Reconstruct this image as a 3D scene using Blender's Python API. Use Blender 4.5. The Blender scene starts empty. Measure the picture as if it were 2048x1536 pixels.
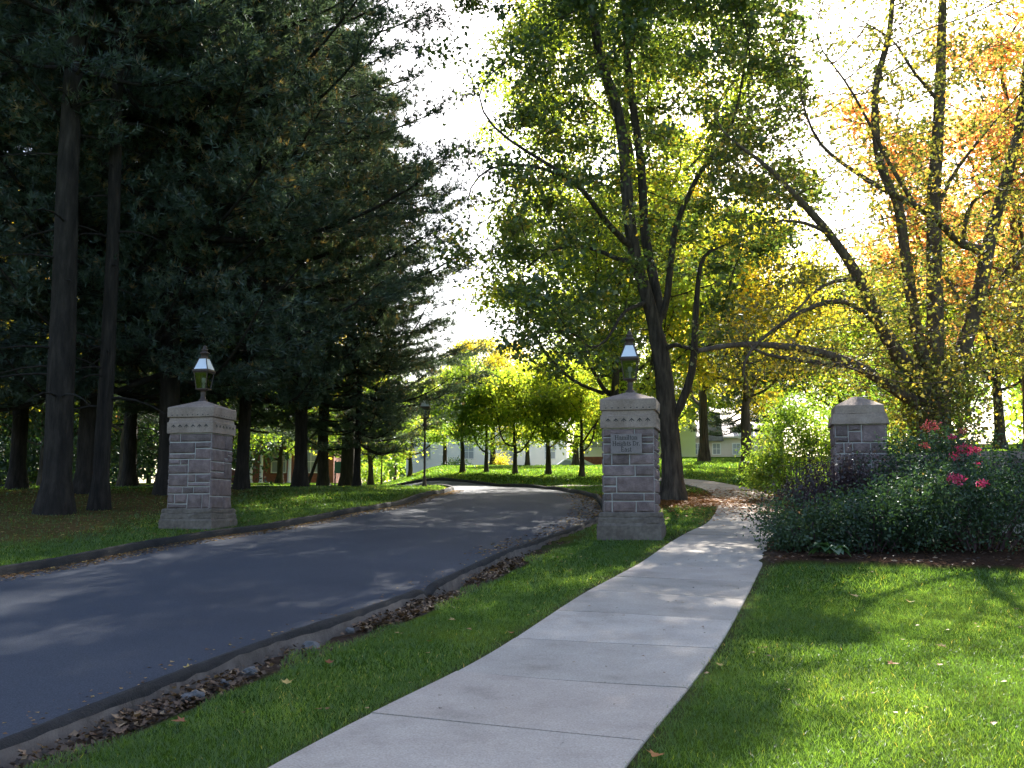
import bpy, math, random
import numpy as np
from mathutils import Vector, Matrix

# ------------------------------------------------------------------ camera, sky, sun, exposure
scene = bpy.context.scene
CAM_Z = 1.65
PITCH = math.radians(6.9)
FPX = 2160.0                      # focal length in pixels of a 2048 px wide frame
cam_data = bpy.data.cameras.new("camera")
cam_data.sensor_width = 36.0
cam_data.lens = FPX / 2048.0 * 36.0
cam_data.clip_start = 0.1
cam_data.clip_end = 3000.0
cam = bpy.data.objects.new("camera", cam_data)
cam.location = (0, 0, CAM_Z)
cam.rotation_euler = (math.pi / 2 + PITCH, 0, 0)
scene.collection.objects.link(cam)
scene.camera = cam

SUN_AZ, SUN_EL = math.radians(14.5), math.radians(38.0)
SUN_DIR = Vector((math.sin(SUN_AZ) * math.cos(SUN_EL), math.cos(SUN_AZ) * math.cos(SUN_EL), math.sin(SUN_EL)))
world = bpy.data.worlds.new("World")
scene.world = world
world.use_nodes = True
wn = world.node_tree.nodes
wl = world.node_tree.links
wn.clear()
w_out = wn.new("ShaderNodeOutputWorld")
w_bg = wn.new("ShaderNodeBackground")
w_sky = wn.new("ShaderNodeTexSky")
w_sky.sky_type = 'NISHITA'
w_sky.sun_disc = False
w_sky.sun_elevation = SUN_EL
w_sky.sun_rotation = SUN_AZ
w_sky.air_density = 1.0
w_sky.dust_density = 2.2
w_sky.ozone_density = 1.0
w_bg.inputs["Strength"].default_value = 0.07
wl.new(w_sky.outputs[0], w_bg.inputs["Color"])
wl.new(w_bg.outputs[0], w_out.inputs["Surface"])

sun_data = bpy.data.lights.new("sun", 'SUN')
sun_data.energy = 5.0
sun_data.angle = math.radians(0.55)
sun_data.color = (1.0, 0.93, 0.82)
sun = bpy.data.objects.new("sun", sun_data)
sun.rotation_euler = (-SUN_DIR).to_track_quat('-Z', 'Y').to_euler()
sun.location = (20, 60, 60)
scene.collection.objects.link(sun)

vs = scene.view_settings
vs.view_transform = 'Standard'
vs.look = 'None'
vs.gamma = 1.0
vs.use_curve_mapping = False
vs.exposure = 2.45
cy = scene.cycles
cy.use_denoising = True
cy.max_bounces = 5
cy.diffuse_bounces = 2
cy.use_adaptive_sampling = True
cy.adaptive_threshold = 0.025
cy.glossy_bounces = 2
cy.transmission_bounces = 4
cy.transparent_max_bounces = 6
cy.caustics_reflective = False
cy.caustics_refractive = False

# ------------------------------------------------------------------ helpers
rs = np.random.RandomState(7)
random.seed(7)
COL = scene.collection

def ray(u, v):
    xc, yc = (u - 1024.0) / FPX, (768.0 - v) / FPX
    c, s = math.cos(PITCH), math.sin(PITCH)
    return np.array([xc, c - yc * s, s + yc * c])

def at(u, v, Y):
    d = ray(u, v)
    k = Y / d[1]
    return np.array([d[0] * k, Y, CAM_Z + d[2] * k])

def smooth(a, b, t):
    t = np.clip((t - a) / (b - a), 0, 1)
    return t * t * (3 - 2 * t)

_Y = np.array([-400, -40, 0, 27, 34, 41, 44, 47, 60, 70, 120, 700.])
_PL = np.array([-9, -3.1, 0, 2.1, 2.42, 2.62, 2.72, 2.85, 3.3, 3.7, 5.0, 7.])
_PC = np.array([-9, -3.1, 0, 2.1, 2.45, 2.78, 3.12, 3.47, 4.35, 4.86, 5.6, 7.])
_PR = np.array([-9, -3.1, 0, 2.1, 2.72, 3.3, 3.55, 3.8, 4.75, 5.4, 6.5, 8.])
_PE = np.array([-9, -3.1, 0, 2.15, 3.1, 3.95, 4.25, 4.5, 5.55, 6.2, 7.5, 8.])

def T(x, y):
    x = np.asarray(x, float); y = np.asarray(y, float)
    q = x / np.maximum(y, 8.0)
    l, c, r, e = (np.interp(y, _Y, p) for p in (_PL, _PC, _PR, _PE))
    a = smooth(-0.125, -0.06, q); b = smooth(0.07, 0.15, q); g = smooth(0.28, 0.40, q)
    z = l * (1 - a) + c * a
    z = z * (1 - b) + r * b
    z = z * (1 - g) + e * g
    z = z + 0.012 * np.sin(x * 1.7 + y * 0.6) + 0.01 * np.sin(x * 0.9 - y * 1.3 + 2)
    z = z + 0.10 * smooth(24, 30, y) * smooth(-1.0, -4.0, x) * smooth(40, 34, y)
    return z

def onground(u, v, y0=4.0, y1=140.0):
    d = ray(u, v)
    ys = np.linspace(y0, y1, 3000)
    k = ys / d[1]
    z = CAM_Z + d[2] * k
    h = z - T(d[0] * k, ys)
    i = np.argmax(h <= 0) if (h <= 0).any() else len(ys) - 1
    return np.array([d[0] * k[i], ys[i], T(d[0] * k[i], ys[i])])

def inpoly(x, y, poly):
    x = np.asarray(x, float); y = np.asarray(y, float)
    ins = np.zeros(x.shape, bool)
    n = len(poly)
    for i in range(n):
        x1, y1 = poly[i]; x2, y2 = poly[(i + 1) % n]
        if y1 == y2: continue
        c = ((y1 > y) != (y2 > y)) & (x < (x2 - x1) * (y - y1) / (y2 - y1) + x1)
        ins ^= c
    return ins

def dist_line(x, y, line):
    x = np.asarray(x, float); y = np.asarray(y, float)
    best = np.full(x.shape, 1e9)
    for i in range(len(line) - 1):
        ax, ay = line[i]; bx, by = line[i + 1]
        dx, dy = bx - ax, by - ay
        t = np.clip(((x - ax) * dx + (y - ay) * dy) / (dx * dx + dy * dy), 0, 1)
        best = np.minimum(best, np.hypot(x - ax - t * dx, y - ay - t * dy))
    return best

def catmull(pts, step=0.15):
    p = [np.array(q, float) for q in pts]
    p = [2 * p[0] - p[1]] + p + [2 * p[-1] - p[-2]]
    out = []
    for i in range(1, len(p) - 2):
        L = np.linalg.norm(p[i + 1] - p[i]); n = max(2, int(L / step))
        for k in range(n):
            t = k / n
            out.append(0.5 * ((2 * p[i]) + (-p[i - 1] + p[i + 1]) * t + (2 * p[i - 1] - 5 * p[i] + 4 * p[i + 1] - p[i + 2]) * t ** 2
                              + (-p[i - 1] + 3 * p[i] - 3 * p[i + 1] + p[i + 2]) * t ** 3))
    out.append(p[-2])
    return np.array(out)

def mk(name, V, F, mat=None, parent=None, smoothf=False, attr=None, matidx=None, link=True):
    """mesh object from numpy: F is an array (n,k) or a list of such arrays"""
    V = np.asarray(V, np.float32).reshape(-1, 3)
    Fs = F if isinstance(F, list) else [F]
    Fs = [np.asarray(f, np.int32) for f in Fs if len(f)]
    loops = np.concatenate([f.ravel() for f in Fs])
    tot = np.concatenate([np.full(len(f), f.shape[1], np.int32) for f in Fs])
    st = np.concatenate([[0], np.cumsum(tot)[:-1]]).astype(np.int32)
    me = bpy.data.meshes.new(name)
    me.vertices.add(len(V)); me.vertices.foreach_set("co", V.ravel())
    me.loops.add(len(loops)); me.loops.foreach_set("vertex_index", loops)
    me.polygons.add(len(tot)); me.polygons.foreach_set("loop_start", st); me.polygons.foreach_set("loop_total", tot)
    me.polygons.foreach_set("use_smooth", np.full(len(tot), bool(smoothf)))
    if matidx is not None: me.polygons.foreach_set("material_index", np.asarray(matidx, np.int32))
    if attr is not None:
        for k, a in attr.items():
            at_ = me.attributes.new(k, 'FLOAT', 'POINT'); at_.data.foreach_set("value", np.asarray(a, np.float32))
    me.update(calc_edges=True)
    for m in (mat if isinstance(mat, (list, tuple)) else [mat]):
        if m is not None: me.materials.append(m)
    o = bpy.data.objects.new(name, me)
    if link: COL.objects.link(o)
    if parent is not None: o.parent = parent
    return o

def empty(name, loc=(0, 0, 0), rz=0.0):
    o = bpy.data.objects.new(name, None)
    o.location = [float(c) for c in loc]; o.rotation_euler = (0, 0, rz); o.empty_display_size = 0.2
    COL.objects.link(o)
    return o

def tag(o, label=None, cat=None, group=None, kind=None):
    if label: o["label"] = label
    if cat: o["category"] = cat
    if group: o["group"] = group
    if kind: o["kind"] = kind
    return o

def copy_tree(o, parent=None):
    c = o.copy(); COL.objects.link(c); c.parent = parent
    for ch in list(o.children): copy_tree(ch, c)
    return c

class MB:
    """collects boxes, tapered blocks, lathes and tubes into one mesh"""
    def __init__(s): s.V = []; s.F3 = []; s.F4 = []; s.n = 0
    def add(s, V, F):
        V = np.asarray(V, float); F = np.asarray(F, int) + s.n
        s.V.append(V); s.n += len(V)
        (s.F3 if F.shape[1] == 3 else s.F4).append(F)
    def frustum(s, c, b, t, z0, z1, M=None):
        """block with bottom half-size b=(bx,by) at z0 and top half-size t at z1 around c=(x,y)"""
        V = np.array([(c[0] + sx * h[0], c[1] + sy * h[1], z) for z, h in ((z0, b), (z1, t)) for sx, sy in ((-1, -1), (1, -1), (1, 1), (-1, 1))])
        if M is not None: V = V @ M.T
        s.add(V, [(3, 2, 1, 0), (4, 5, 6, 7), (0, 1, 5, 4), (1, 2, 6, 5), (2, 3, 7, 6), (3, 0, 4, 7)])
        return s
    def box(s, x0, x1, y0, y1, z0, z1):
        return s.frustum(((x0 + x1) / 2, (y0 + y1) / 2), ((x1 - x0) / 2, (y1 - y0) / 2), ((x1 - x0) / 2, (y1 - y0) / 2), z0, z1)
    def lathe(s, prof, n=12, c=(0, 0)):
        V = []; F = []
        for r, z in prof:
            for k in range(n):
                a = 2 * math.pi * k / n
                V.append((c[0] + r * math.cos(a), c[1] + r * math.sin(a), z))
        for i in range(len(prof) - 1):
            for k in range(n):
                k2 = (k + 1) % n
                F.append((i * n + k, i * n + k2, (i + 1) * n + k2, (i + 1) * n + k))
        s.add(V, F); return s
    def tube(s, P, R, n=6, jit=0.0):
        P = np.asarray(P, float); R = np.asarray(R, float) * np.ones(len(P))
        D = np.gradient(P, axis=0); D /= np.maximum(np.linalg.norm(D, axis=1, keepdims=True), 1e-9)
        ref = np.array([0.31, 0.95, 0.05]) if abs(D[0][1]) < 0.9 else np.array([1., 0, 0])
        a = np.linspace(0, 2 * np.pi, n, endpoint=False)
        V = np.zeros((len(P), n, 3))
        x = np.cross(D[0], ref); x /= np.linalg.norm(x)
        for i in range(len(P)):
            x = x - D[i] * x.dot(D[i]); x /= max(np.linalg.norm(x), 1e-9)
            y = np.cross(D[i], x)
            r = R[i] * (1 + jit * (rs.rand(n) - 0.5)) if jit else R[i] * np.ones(n)
            V[i] = P[i] + (np.cos(a) * r)[:, None] * x + (np.sin(a) * r)[:, None] * y
        idx = np.arange(len(P) * n).reshape(len(P), n)
        A = idx[:-1]; B = idx[1:]
        s.add(V.reshape(-1, 3), np.stack([A, np.roll(A, -1, 1), np.roll(B, -1, 1), B], -1).reshape(-1, 4))
        return s
    def build(s, name, mat, parent=None, smoothf=False, **k):
        V = np.concatenate(s.V)
        F = []
        if s.F4: F.append(np.concatenate(s.F4))
        if s.F3: F.append(np.concatenate(s.F3))
        return mk(name, V, F, mat, parent, smoothf, **k)

# ------------------------------------------------------------------ materials
def newmat(name):
    m = bpy.data.materials.new(name); m.use_nodes = True
    nt = m.node_tree; nt.nodes.clear()
    out = nt.nodes.new("ShaderNodeOutputMaterial")
    return m, nt, out

def ramp(nt, stops, src, interp='LINEAR'):
    r = nt.nodes.new("ShaderNodeValToRGB"); r.color_ramp.interpolation = interp
    e = r.color_ramp.elements
    while len(e) > 1: e.remove(e[-1])
    e[0].position, e[0].color = stops[0][0], (*stops[0][1], 1)
    for p, c in stops[1:]:
        q = e.new(p); q.color = (*c, 1)
    nt.links.new(src, r.inputs[0]); return r.outputs[0]

def noise(nt, scale, detail=4, rough=0.6, vec=None, coord='Object', stretch=None):
    n = nt.nodes.new("ShaderNodeTexNoise")
    n.inputs["Scale"].default_value = scale; n.inputs["Detail"].default_value = detail; n.inputs["Roughness"].default_value = rough
    tc = nt.nodes.new("ShaderNodeTexCoord"); src = tc.outputs[coord]
    if stretch:
        mp = nt.nodes.new("ShaderNodeMapping"); mp.inputs["Scale"].default_value = stretch
        nt.links.new(src, mp.inputs[0]); src = mp.outputs[0]
    nt.links.new(src, n.inputs["Vector"])
    return n.outputs[0]

def mixcol(nt, fac, a, b, mode='MIX'):
    m = nt.nodes.new("ShaderNodeMix"); m.data_type = 'RGBA'; m.blend_type = mode
    for s, v in ((m.inputs[0], fac), (m.inputs[6], a), (m.inputs[7], b)):
        if isinstance(v, (int, float)): s.default_value = v
        elif isinstance(v, tuple): s.default_value = (*v, 1)
        else: nt.links.new(v, s)
    return m.outputs[2]

def surf(name, stops, scale=6, rough=0.85, bump=0.3, bscale=40, detail=6, stops2=None, scale2=60, fac2=0.4, stretch=None, spec=0.3, bdist=0.02, objrand=0.0, metallic=0.0, coord='Object'):
    m, nt, out = newmat(name)
    p = nt.nodes.new("ShaderNodeBsdfPrincipled")
    c = ramp(nt, stops, noise(nt, scale, detail, stretch=stretch, coord=coord))
    if stops2: c = mixcol(nt, fac2, c, ramp(nt, stops2, noise(nt, scale2, 5, coord=coord)), 'OVERLAY')
    if objrand:
        oi = nt.nodes.new("ShaderNodeObjectInfo")
        c = mixcol(nt, objrand, c, ramp(nt, [(0, (.12, .10, .09)), (.35, (.5, .47, .46)), (.7, (.62, .5, .46)), (1, (.9, .88, .9))], oi.outputs["Random"]), 'OVERLAY')
    nt.links.new(c, p.inputs["Base Color"])
    p.inputs["Roughness"].default_value = rough; p.inputs["Specular IOR Level"].default_value = spec; p.inputs["Metallic"].default_value = metallic
    if bump:
        b = nt.nodes.new("ShaderNodeBump"); b.inputs["Strength"].default_value = bump; b.inputs["Distance"].default_value = bdist
        nt.links.new(noise(nt, bscale, 6, 0.65, stretch=stretch, coord=coord), b.inputs["Height"]); nt.links.new(b.outputs[0], p.inputs["Normal"])
    nt.links.new(p.outputs[0], out.inputs[0])
    return m

def leafmat(name, stops, trans=0.45, tboost=1.5, gloss=0.05, tint=(1.0, 1.0, 0.55)):
    m, nt, out = newmat(name)
    a = nt.nodes.new("ShaderNodeAttribute"); a.attribute_name = "rnd"
    c = ramp(nt, stops, a.outputs["Fac"])
    d = nt.nodes.new("ShaderNodeBsdfDiffuse"); t = nt.nodes.new("ShaderNodeBsdfTranslucent")
    g = nt.nodes.new("ShaderNodeBsdfGlossy"); g.inputs["Roughness"].default_value = 0.45
    g.inputs["Color"].default_value = (0.8, 0.85, 0.9, 1)
    nt.links.new(c, d.inputs[0])
    tc = mixcol(nt, 1.0, c, tuple(x * tboost for x in tint), 'MULTIPLY')
    nt.links.new(tc, t.inputs[0])
    m1 = nt.nodes.new("ShaderNodeMixShader"); m1.inputs[0].default_value = trans
    nt.links.new(d.outputs[0], m1.inputs[1]); nt.links.new(t.outputs[0], m1.inputs[2])
    m2 = nt.nodes.new("ShaderNodeMixShader"); m2.inputs[0].default_value = gloss
    nt.links.new(m1.outputs[0], m2.inputs[1]); nt.links.new(g.outputs[0], m2.inputs[2])
    nt.links.new(m2.outputs[0], out.inputs[0])
    return m

def plain(name, col, rough=0.5, metallic=0.0, spec=0.5):
    m, nt, out = newmat(name)
    p = nt.nodes.new("ShaderNodeBsdfPrincipled")
    p.inputs["Base Color"].default_value = (*col, 1); p.inputs["Roughness"].default_value = rough
    p.inputs["Metallic"].default_value = metallic; p.inputs["Specular IOR Level"].default_value = spec
    nt.links.new(p.outputs[0], out.inputs[0]); return m

def glassmat(name, tint=(0.8, 0.85, 0.85), refl=0.2):
    m, nt, out = newmat(name)
    t = nt.nodes.new("ShaderNodeBsdfTransparent"); t.inputs[0].default_value = (*tint, 1)
    g = nt.nodes.new("ShaderNodeBsdfGlossy"); g.inputs["Roughness"].default_value = 0.05
    mx = nt.nodes.new("ShaderNodeMixShader"); mx.inputs[0].default_value = refl
    nt.links.new(t.outputs[0], mx.inputs[1]); nt.links.new(g.outputs[0], mx.inputs[2]); nt.links.new(mx.outputs[0], out.inputs[0])
    return m

M = {}
M['asphalt'] = surf('asphalt', [(.3, (.037, .045, .062)), (.7, (.053, .062, .082))], 0.45, .8, .6, 120, stops2=[(.34, (.2, .2, .2)), (.66, (.82, .82, .82))], scale2=95, fac2=.6, bdist=.006, spec=.12)
M['kerb'] = surf('kerb_asphalt', [(.3, (.013, .013, .014)), (.7, (.028, .028, .030))], 6, .9, .8, 60, bdist=.02)
M['kerb_back'] = surf('kerb_concrete', [(.3, (.075, .062, .054)), (.7, (.16, .135, .12))], 7, .95, .6, 50)
M['slab'] = surf('slab_concrete', [(.28, (.25, .225, .195)), (.45, (.325, .295, .26)), (.6, (.355, .325, .288)), (.75, (.395, .36, .325))], 2.3, .9, .35, 160, stops2=[(.32, (.25, .25, .25)), (.62, (.7, .7, .7))], scale2=85, fac2=.45, bdist=.004, objrand=.2)
M['mulch'] = surf('mulch', [(.3, (.022, .013, .009)), (.7, (.075, .045, .03))], 28, .95, 1.0, 45, bdist=.05)
M['soil'] = surf('soil', [(.3, (.05, .035, .025)), (.7, (.12, .09, .065))], 12, .95, .8, 40, bdist=.03)
M['stone'] = surf('brownstone', [(.25, (.112, .082, .08)), (.5, (.182, .139, .135)), (.75, (.26, .20, .19))], 9, .9, .8, 38, stops2=[(.3, (.3, .3, .3)), (.7, (.7, .7, .7))], scale2=70, fac2=.4, bdist=.02, objrand=.3)
M['mortar'] = surf('mortar', [(.3, (.40, .375, .355)), (.7, (.5, .475, .45))], 14, .95, .5, 90, bdist=.006)
M['cap'] = surf('cap_sandstone', [(.25, (.20, .148, .118)), (.5, (.285, .215, .175)), (.75, (.36, .28, .235))], 4, .92, .5, 70, stops2=[(.3, (.28, .28, .28)), (.7, (.7, .7, .7))], scale2=40, fac2=.45, bdist=.008)
M['plinth'] = surf('plinth_brownstone', [(.25, (.09, .07, .058)), (.55, (.16, .13, .11)), (.8, (.22, .185, .16))], 5, .95, .7, 45, stops2=[(.3, (.25, .25, .25)), (.7, (.7, .7, .7))], scale2=18, fac2=.5, bdist=.012)
M['sign'] = surf('sign_granite', [(.3, (.19, .155, .15)), (.7, (.25, .21, .20))], 30, .7, .15, 120)
M['letter'] = plain('letter_black', (.025, .022, .022), .7)
M['bronze'] = surf('lamp_bronze', [(.3, (.045, .03, .025)), (.7, (.085, .055, .045))], 12, .5, .1, 40, spec=.5, metallic=.3)
M['lamp_roof'] = plain('lamp_roof_panel', (.82, .84, .9), .2, .15)
M['lamp_glass'] = glassmat('lamp_glass', (.42, .42, .42), .07)
M['lamp_white'] = plain('lamp_candle', (.7, .7, .66), .4)
M['bark'] = surf('bark', [(.32, (.022, .017, .013)), (.5, (.06, .048, .038)), (.7, (.115, .092, .072))], 11, .95, 1.0, 26, stretch=(1, 1, .16), bdist=.05)
M['bark_pine'] = surf('bark_pine', [(.3, (.010, .008, .007)), (.52, (.024, .019, .016)), (.75, (.05, .04, .033))], 8, .95, 1.0, 18, stretch=(1, 1, .22), bdist=.06)
M['bark_warm'] = surf('bark_warm', [(.3, (.06, .042, .032)), (.55, (.12, .088, .066)), (.8, (.20, .155, .12))], 9, .95, 1.0, 26, stretch=(1, 1, .16), bdist=.05)
M['twig_purple'] = surf('twig_purple', [(.3, (.05, .03, .035)), (.7, (.10, .06, .065))], 20, .9, 0)

M['leaf_maple'] = leafmat('leaf_maple', [(0, (.035, .062, .016)), (.45, (.07, .108, .024)), (.70, (.11, .14, .028)), (.86, (.24, .20, .03)), (1, (.42, .28, .035))], .53, 2.0)
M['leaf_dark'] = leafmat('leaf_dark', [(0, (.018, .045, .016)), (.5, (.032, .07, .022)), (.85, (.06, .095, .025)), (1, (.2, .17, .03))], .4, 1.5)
M['leaf_sparse'] = leafmat('leaf_sparse', [(0, (.06, .08, .02)), (.35, (.12, .12, .028)), (.62, (.22, .18, .035)), (.85, (.36, .24, .045)), (1, (.45, .19, .05))], .52, 1.8)
M['leaf_orange'] = leafmat('leaf_orange', [(0, (.34, .2, .05)), (.4, (.55, .3, .09)), (.75, (.64, .31, .13)), (1, (.62, .44, .12))], .58, 1.8, tint=(1, .97, .8))
M['leaf_yellow'] = leafmat('leaf_yellow', [(0, (.16, .19, .022)), (.35, (.32, .29, .03)), (.7, (.55, .42, .04)), (1, (.6, .3, .045))], .6, 2.1)
M['leaf_lime'] = leafmat('leaf_lime', [(0, (.08, .125, .016)), (.4, (.16, .21, .024)), (.75, (.27, .28, .03)), (1, (.48, .37, .045))], .68, 2.3)
M['leaf_fresh'] = leafmat('leaf_fresh', [(0, (.06, .11, .016)), (.5, (.12, .185, .025)), (.85, (.21, .25, .032)), (1, (.4, .33, .045))], .66, 2.2)
M['leaf_sage'] = leafmat('leaf_sage', [(0, (.05, .08, .035)), (.5, (.09, .125, .05)), (1, (.2, .19, .07))], .5, 1.4)
M['needle'] = leafmat('needle', [(0, (.032, .055, .042)), (.5, (.054, .086, .062)), (.75, (.08, .112, .074)), (.9, (.13, .105, .055)), (1, (.20, .14, .06))], .32, 1.3, .05)
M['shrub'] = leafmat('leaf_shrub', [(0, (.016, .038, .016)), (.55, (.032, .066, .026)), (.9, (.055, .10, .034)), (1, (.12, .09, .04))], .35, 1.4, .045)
M['shrub_soft'] = leafmat('leaf_shrub_soft', [(0, (.025, .055, .026)), (.6, (.05, .09, .036)), (1, (.10, .14, .05))], .4, 1.4, .045)
M['barberry'] = leafmat('leaf_barberry', [(0, (.03, .02, .022)), (.6, (.055, .035, .035)), (1, (.05, .06, .03))], .3, 1.2, .06)
M['hosta'] = leafmat('leaf_hosta', [(0, (.04, .095, .035)), (1, (.07, .14, .05))], .35, 1.3, .08)
M['pink'] = leafmat('petal_pink', [(0, (.45, .025, .10)), (.6, (.62, .05, .16)), (1, (.7, .14, .24))], .35, 1.2, .04, tint=(1, .6, .8))
M['pink_faded'] = leafmat('petal_faded', [(0, (.3, .06, .06)), (1, (.45, .15, .13))], .35, 1.1, .03, tint=(1, .6, .7))
M['grass'] = leafmat('grass_blade', [(0, (.028, .064, .014)), (.45, (.05, .10, .019)), (.8, (.10, .16, .027)), (.93, (.19, .22, .04)), (1, (.32, .27, .10))], .58, 2.6, .05, tint=(1.08, 1, .42))
M['litter'] = leafmat('leaf_litter', [(0, (.09, .05, .025)), (.35, (.2, .11, .05)), (.65, (.32, .19, .08)), (.85, (.42, .29, .13)), (1, (.5, .36, .10))], .2, 1.1, .03)
M['litter_red'] = leafmat('leaf_litter_red', [(0, (.12, .045, .022)), (.4, (.26, .095, .04)), (.75, (.38, .17, .06)), (1, (.48, .3, .1))], .2, 1.1, .03)
M['litter_dark'] = leafmat('leaf_litter_dark', [(0, (.03, .02, .014)), (.5, (.08, .05, .032)), (.85, (.17, .10, .06)), (1, (.32, .22, .13))], .15, 1.1, .03)

def groundmat():
    m, nt, out = newmat('lawn_ground')
    p = nt.nodes.new("ShaderNodeBsdfPrincipled"); p.inputs["Roughness"].default_value = 1.0; p.inputs["Specular IOR Level"].default_value = .0
    g = ramp(nt, [(.3, (.024, .055, .008)), (.5, (.05, .094, .013)), (.7, (.085, .12, .018))], noise(nt, .7, 6, .65))
    g2 = mixcol(nt, .5, g, ramp(nt, [(.3, (.25, .25, .25)), (.7, (.72, .72, .72))], noise(nt, 24, 4)), 'OVERLAY')
    a = nt.nodes.new("ShaderNodeAttribute"); a.attribute_name = "needles"
    br = ramp(nt, [(.3, (.075, .045, .022)), (.55, (.15, .09, .042)), (.75, (.21, .14, .07))], noise(nt, 9, 6, .7))
    nm = nt.nodes.new("ShaderNodeMath"); nm.operation = 'MULTIPLY_ADD'
    nt.links.new(noise(nt, 1.1, 5, .7), nm.inputs[0]); nm.inputs[1].default_value = 1.6; nm.inputs[2].default_value = -.8
    ad = nt.nodes.new("ShaderNodeMath"); ad.operation = 'ADD'; ad.use_clamp = True
    sb = nt.nodes.new("ShaderNodeMath"); sb.operation = 'MULTIPLY'
    nt.links.new(nm.outputs[0], sb.inputs[0]); nt.links.new(a.outputs["Fac"], sb.inputs[1])
    nt.links.new(sb.outputs[0], ad.inputs[0]); nt.links.new(a.outputs["Fac"], ad.inputs[1])
    c = mixcol(nt, ad.outputs[0], g2, br)
    b = nt.nodes.new("ShaderNodeAttribute"); b.attribute_name = "mulch"
    c = mixcol(nt, b.outputs["Fac"], c, ramp(nt, [(.3, (.02, .012, .009)), (.7, (.075, .047, .032))], noise(nt, 30, 5)))
    d = nt.nodes.new("ShaderNodeAttribute"); d.attribute_name = "soil"
    c = mixcol(nt, d.outputs["Fac"], c, ramp(nt, [(.3, (.045, .032, .024)), (.7, (.11, .08, .06))], noise(nt, 22, 5)))
    nt.links.new(c, p.inputs["Base Color"])
    bm = nt.nodes.new("ShaderNodeBump"); bm.inputs["Strength"].default_value = .9; bm.inputs["Distance"].default_value = .04
    nt.links.new(noise(nt, 38, 6, .7), bm.inputs["Height"]); nt.links.new(bm.outputs[0], p.inputs["Normal"])
    nt.links.new(p.outputs[0], out.inputs[0]); return m
M['ground'] = groundmat()

# ------------------------------------------------------------------ plan of the place
ROAD_L = [(-13.2, -12.), (-11.2, -5.), (-8.3, 5.), (-6.05, 12.7), (-4.4, 18.2), (-2.75, 23.8), (-2.0, 29.5), (-1.85, 34), (-2.15, 36.8), (-3.4, 39.6), (-6, 41.8), (-11, 44), (-30, 48)]
ROAD_R = [(-7.9, -12.), (-5.85, -5.), (-2.95, 5.), (-2.35, 7.0), (-1.42, 9.7), (-.92, 11.5), (.5, 16.6), (1.62, 20.4), (2.0, 24.6), (1.98, 28), (1.65, 33), (1.27, 36), (.3, 39.6), (-2.2, 43), (-6, 46), (-11, 48.6), (-30, 53)]
road_l = catmull(ROAD_L, .2); road_r = catmull(ROAD_R, .2)
ROAD_POLY = [tuple(p) for p in road_l] + [tuple(p) for p in road_r[::-1]]
WALK_C = [(-2.4, -1.2), (-.35, 5.27), (.78, 8.5), (2.57, 14.26), (4.3, 19.8), (5.35, 24.5), (5.85, 28.5), (5.75, 31.8), (4.75, 35), (3.1, 37.4), (1.6, 38.6)]
walk_c = catmull(WALK_C, .1)
WALK_W = .76
def walk_half(y): return float(np.interp(y, [5, 9, 14, 20], [.805, .79, .735, .69]))
MULCH = [(2.98, 13.05), (3.4, 13.25), (4.2, 13.1), (5.2, 12.75), (6.6, 12.6), (9.5, 12.5), (9.5, 17.6), (5.0, 18.2), (4.3, 17.4), (3.75, 16.0), (3.25, 14.2)]
PIERS = {'L': (-5.35, 18.6), 'R': (1.84, 16.7), 'E': (5.55, 17.3)}

def road_sd(x, y):
    ins = inpoly(x, y, ROAD_POLY)
    d = np.minimum(dist_line(x, y, ROADL_S), dist_line(x, y, ROADR_S))
    return np.where(ins, -d, d)
ROADL_S = [tuple(p) for p in catmull(ROAD_L, 1.2)]; ROADR_S = [tuple(p) for p in catmull(ROAD_R, 1.2)]
ROAD_POLY = ROADL_S + ROADR_S[::-1]
WALK_S = [tuple(p) for p in catmull(WALK_C, 1.0)]
# ------------------------------------------------------------------ ground, road, kerbs, sidewalk
def axis(a0, a1, fine, lo, hi, grow=1.25):
    mid = list(np.arange(a0, a1 + 1e-6, fine))
    s, p, out = fine, a1, []
    while p < hi: s = min(s * grow, 60); p += s; out.append(p)
    s, p, pre = fine, a0, []
    while p > lo: s = min(s * grow, 60); p -= s; pre.append(p)
    return np.array(pre[::-1] + mid + out)

xs = axis(-9, 9, .16, -450, 450); ys = axis(3.5, 44, .17, -300, 900)
gx, gy = np.meshgrid(xs, ys)
fx, fy = gx.ravel(), gy.ravel()
fz = T(fx, fy)
near = (np.abs(fx) < 40) & (fy > -14) & (fy < 60)
sd = np.full(fx.shape, 99.0); sd[near] = road_sd(fx[near], fy[near])
dr = np.full(fx.shape, 99.0); dr[near] = dist_line(fx[near], fy[near], ROADR_S)
dw = np.full(fx.shape, 99.0); dw[near] = dist_line(fx[near], fy[near], WALK_S)
inm = np.zeros(fx.shape, bool); inm[near] = inpoly(fx[near], fy[near], MULCH)
dz = np.where(sd < 0.1, -0.22, 0.0)
trench = (sd >= 0.1) * smooth(.62, .34, dr) * smooth(17, 14.5, fy)
dz = dz - .075 * trench * (sd > 0)
dz = np.where(dw < WALK_W - .14, -0.12, dz)
dz = dz + inm * .05
needles = smooth(-5.8, -7.6, fx) * smooth(14.6, 17.5, fy) * smooth(34, 26, fy) * .75
needles = np.maximum(needles, smooth(3.2, 1.6, np.hypot((fx - 4.2) * .75, fy - 25.5)) * .9)
needles = np.maximum(needles, .35 * smooth(.35, .1, np.abs(sd - .3)) * (fy > 16))
soil = np.maximum(trench, smooth(.16, .02, np.abs(dw - WALK_W)) * .8)
gi = np.arange(len(fx)).reshape(gx.shape)
gF = np.stack([gi[:-1, :-1], gi[:-1, 1:], gi[1:, 1:], gi[1:, :-1]], -1).reshape(-1, 4)
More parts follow.
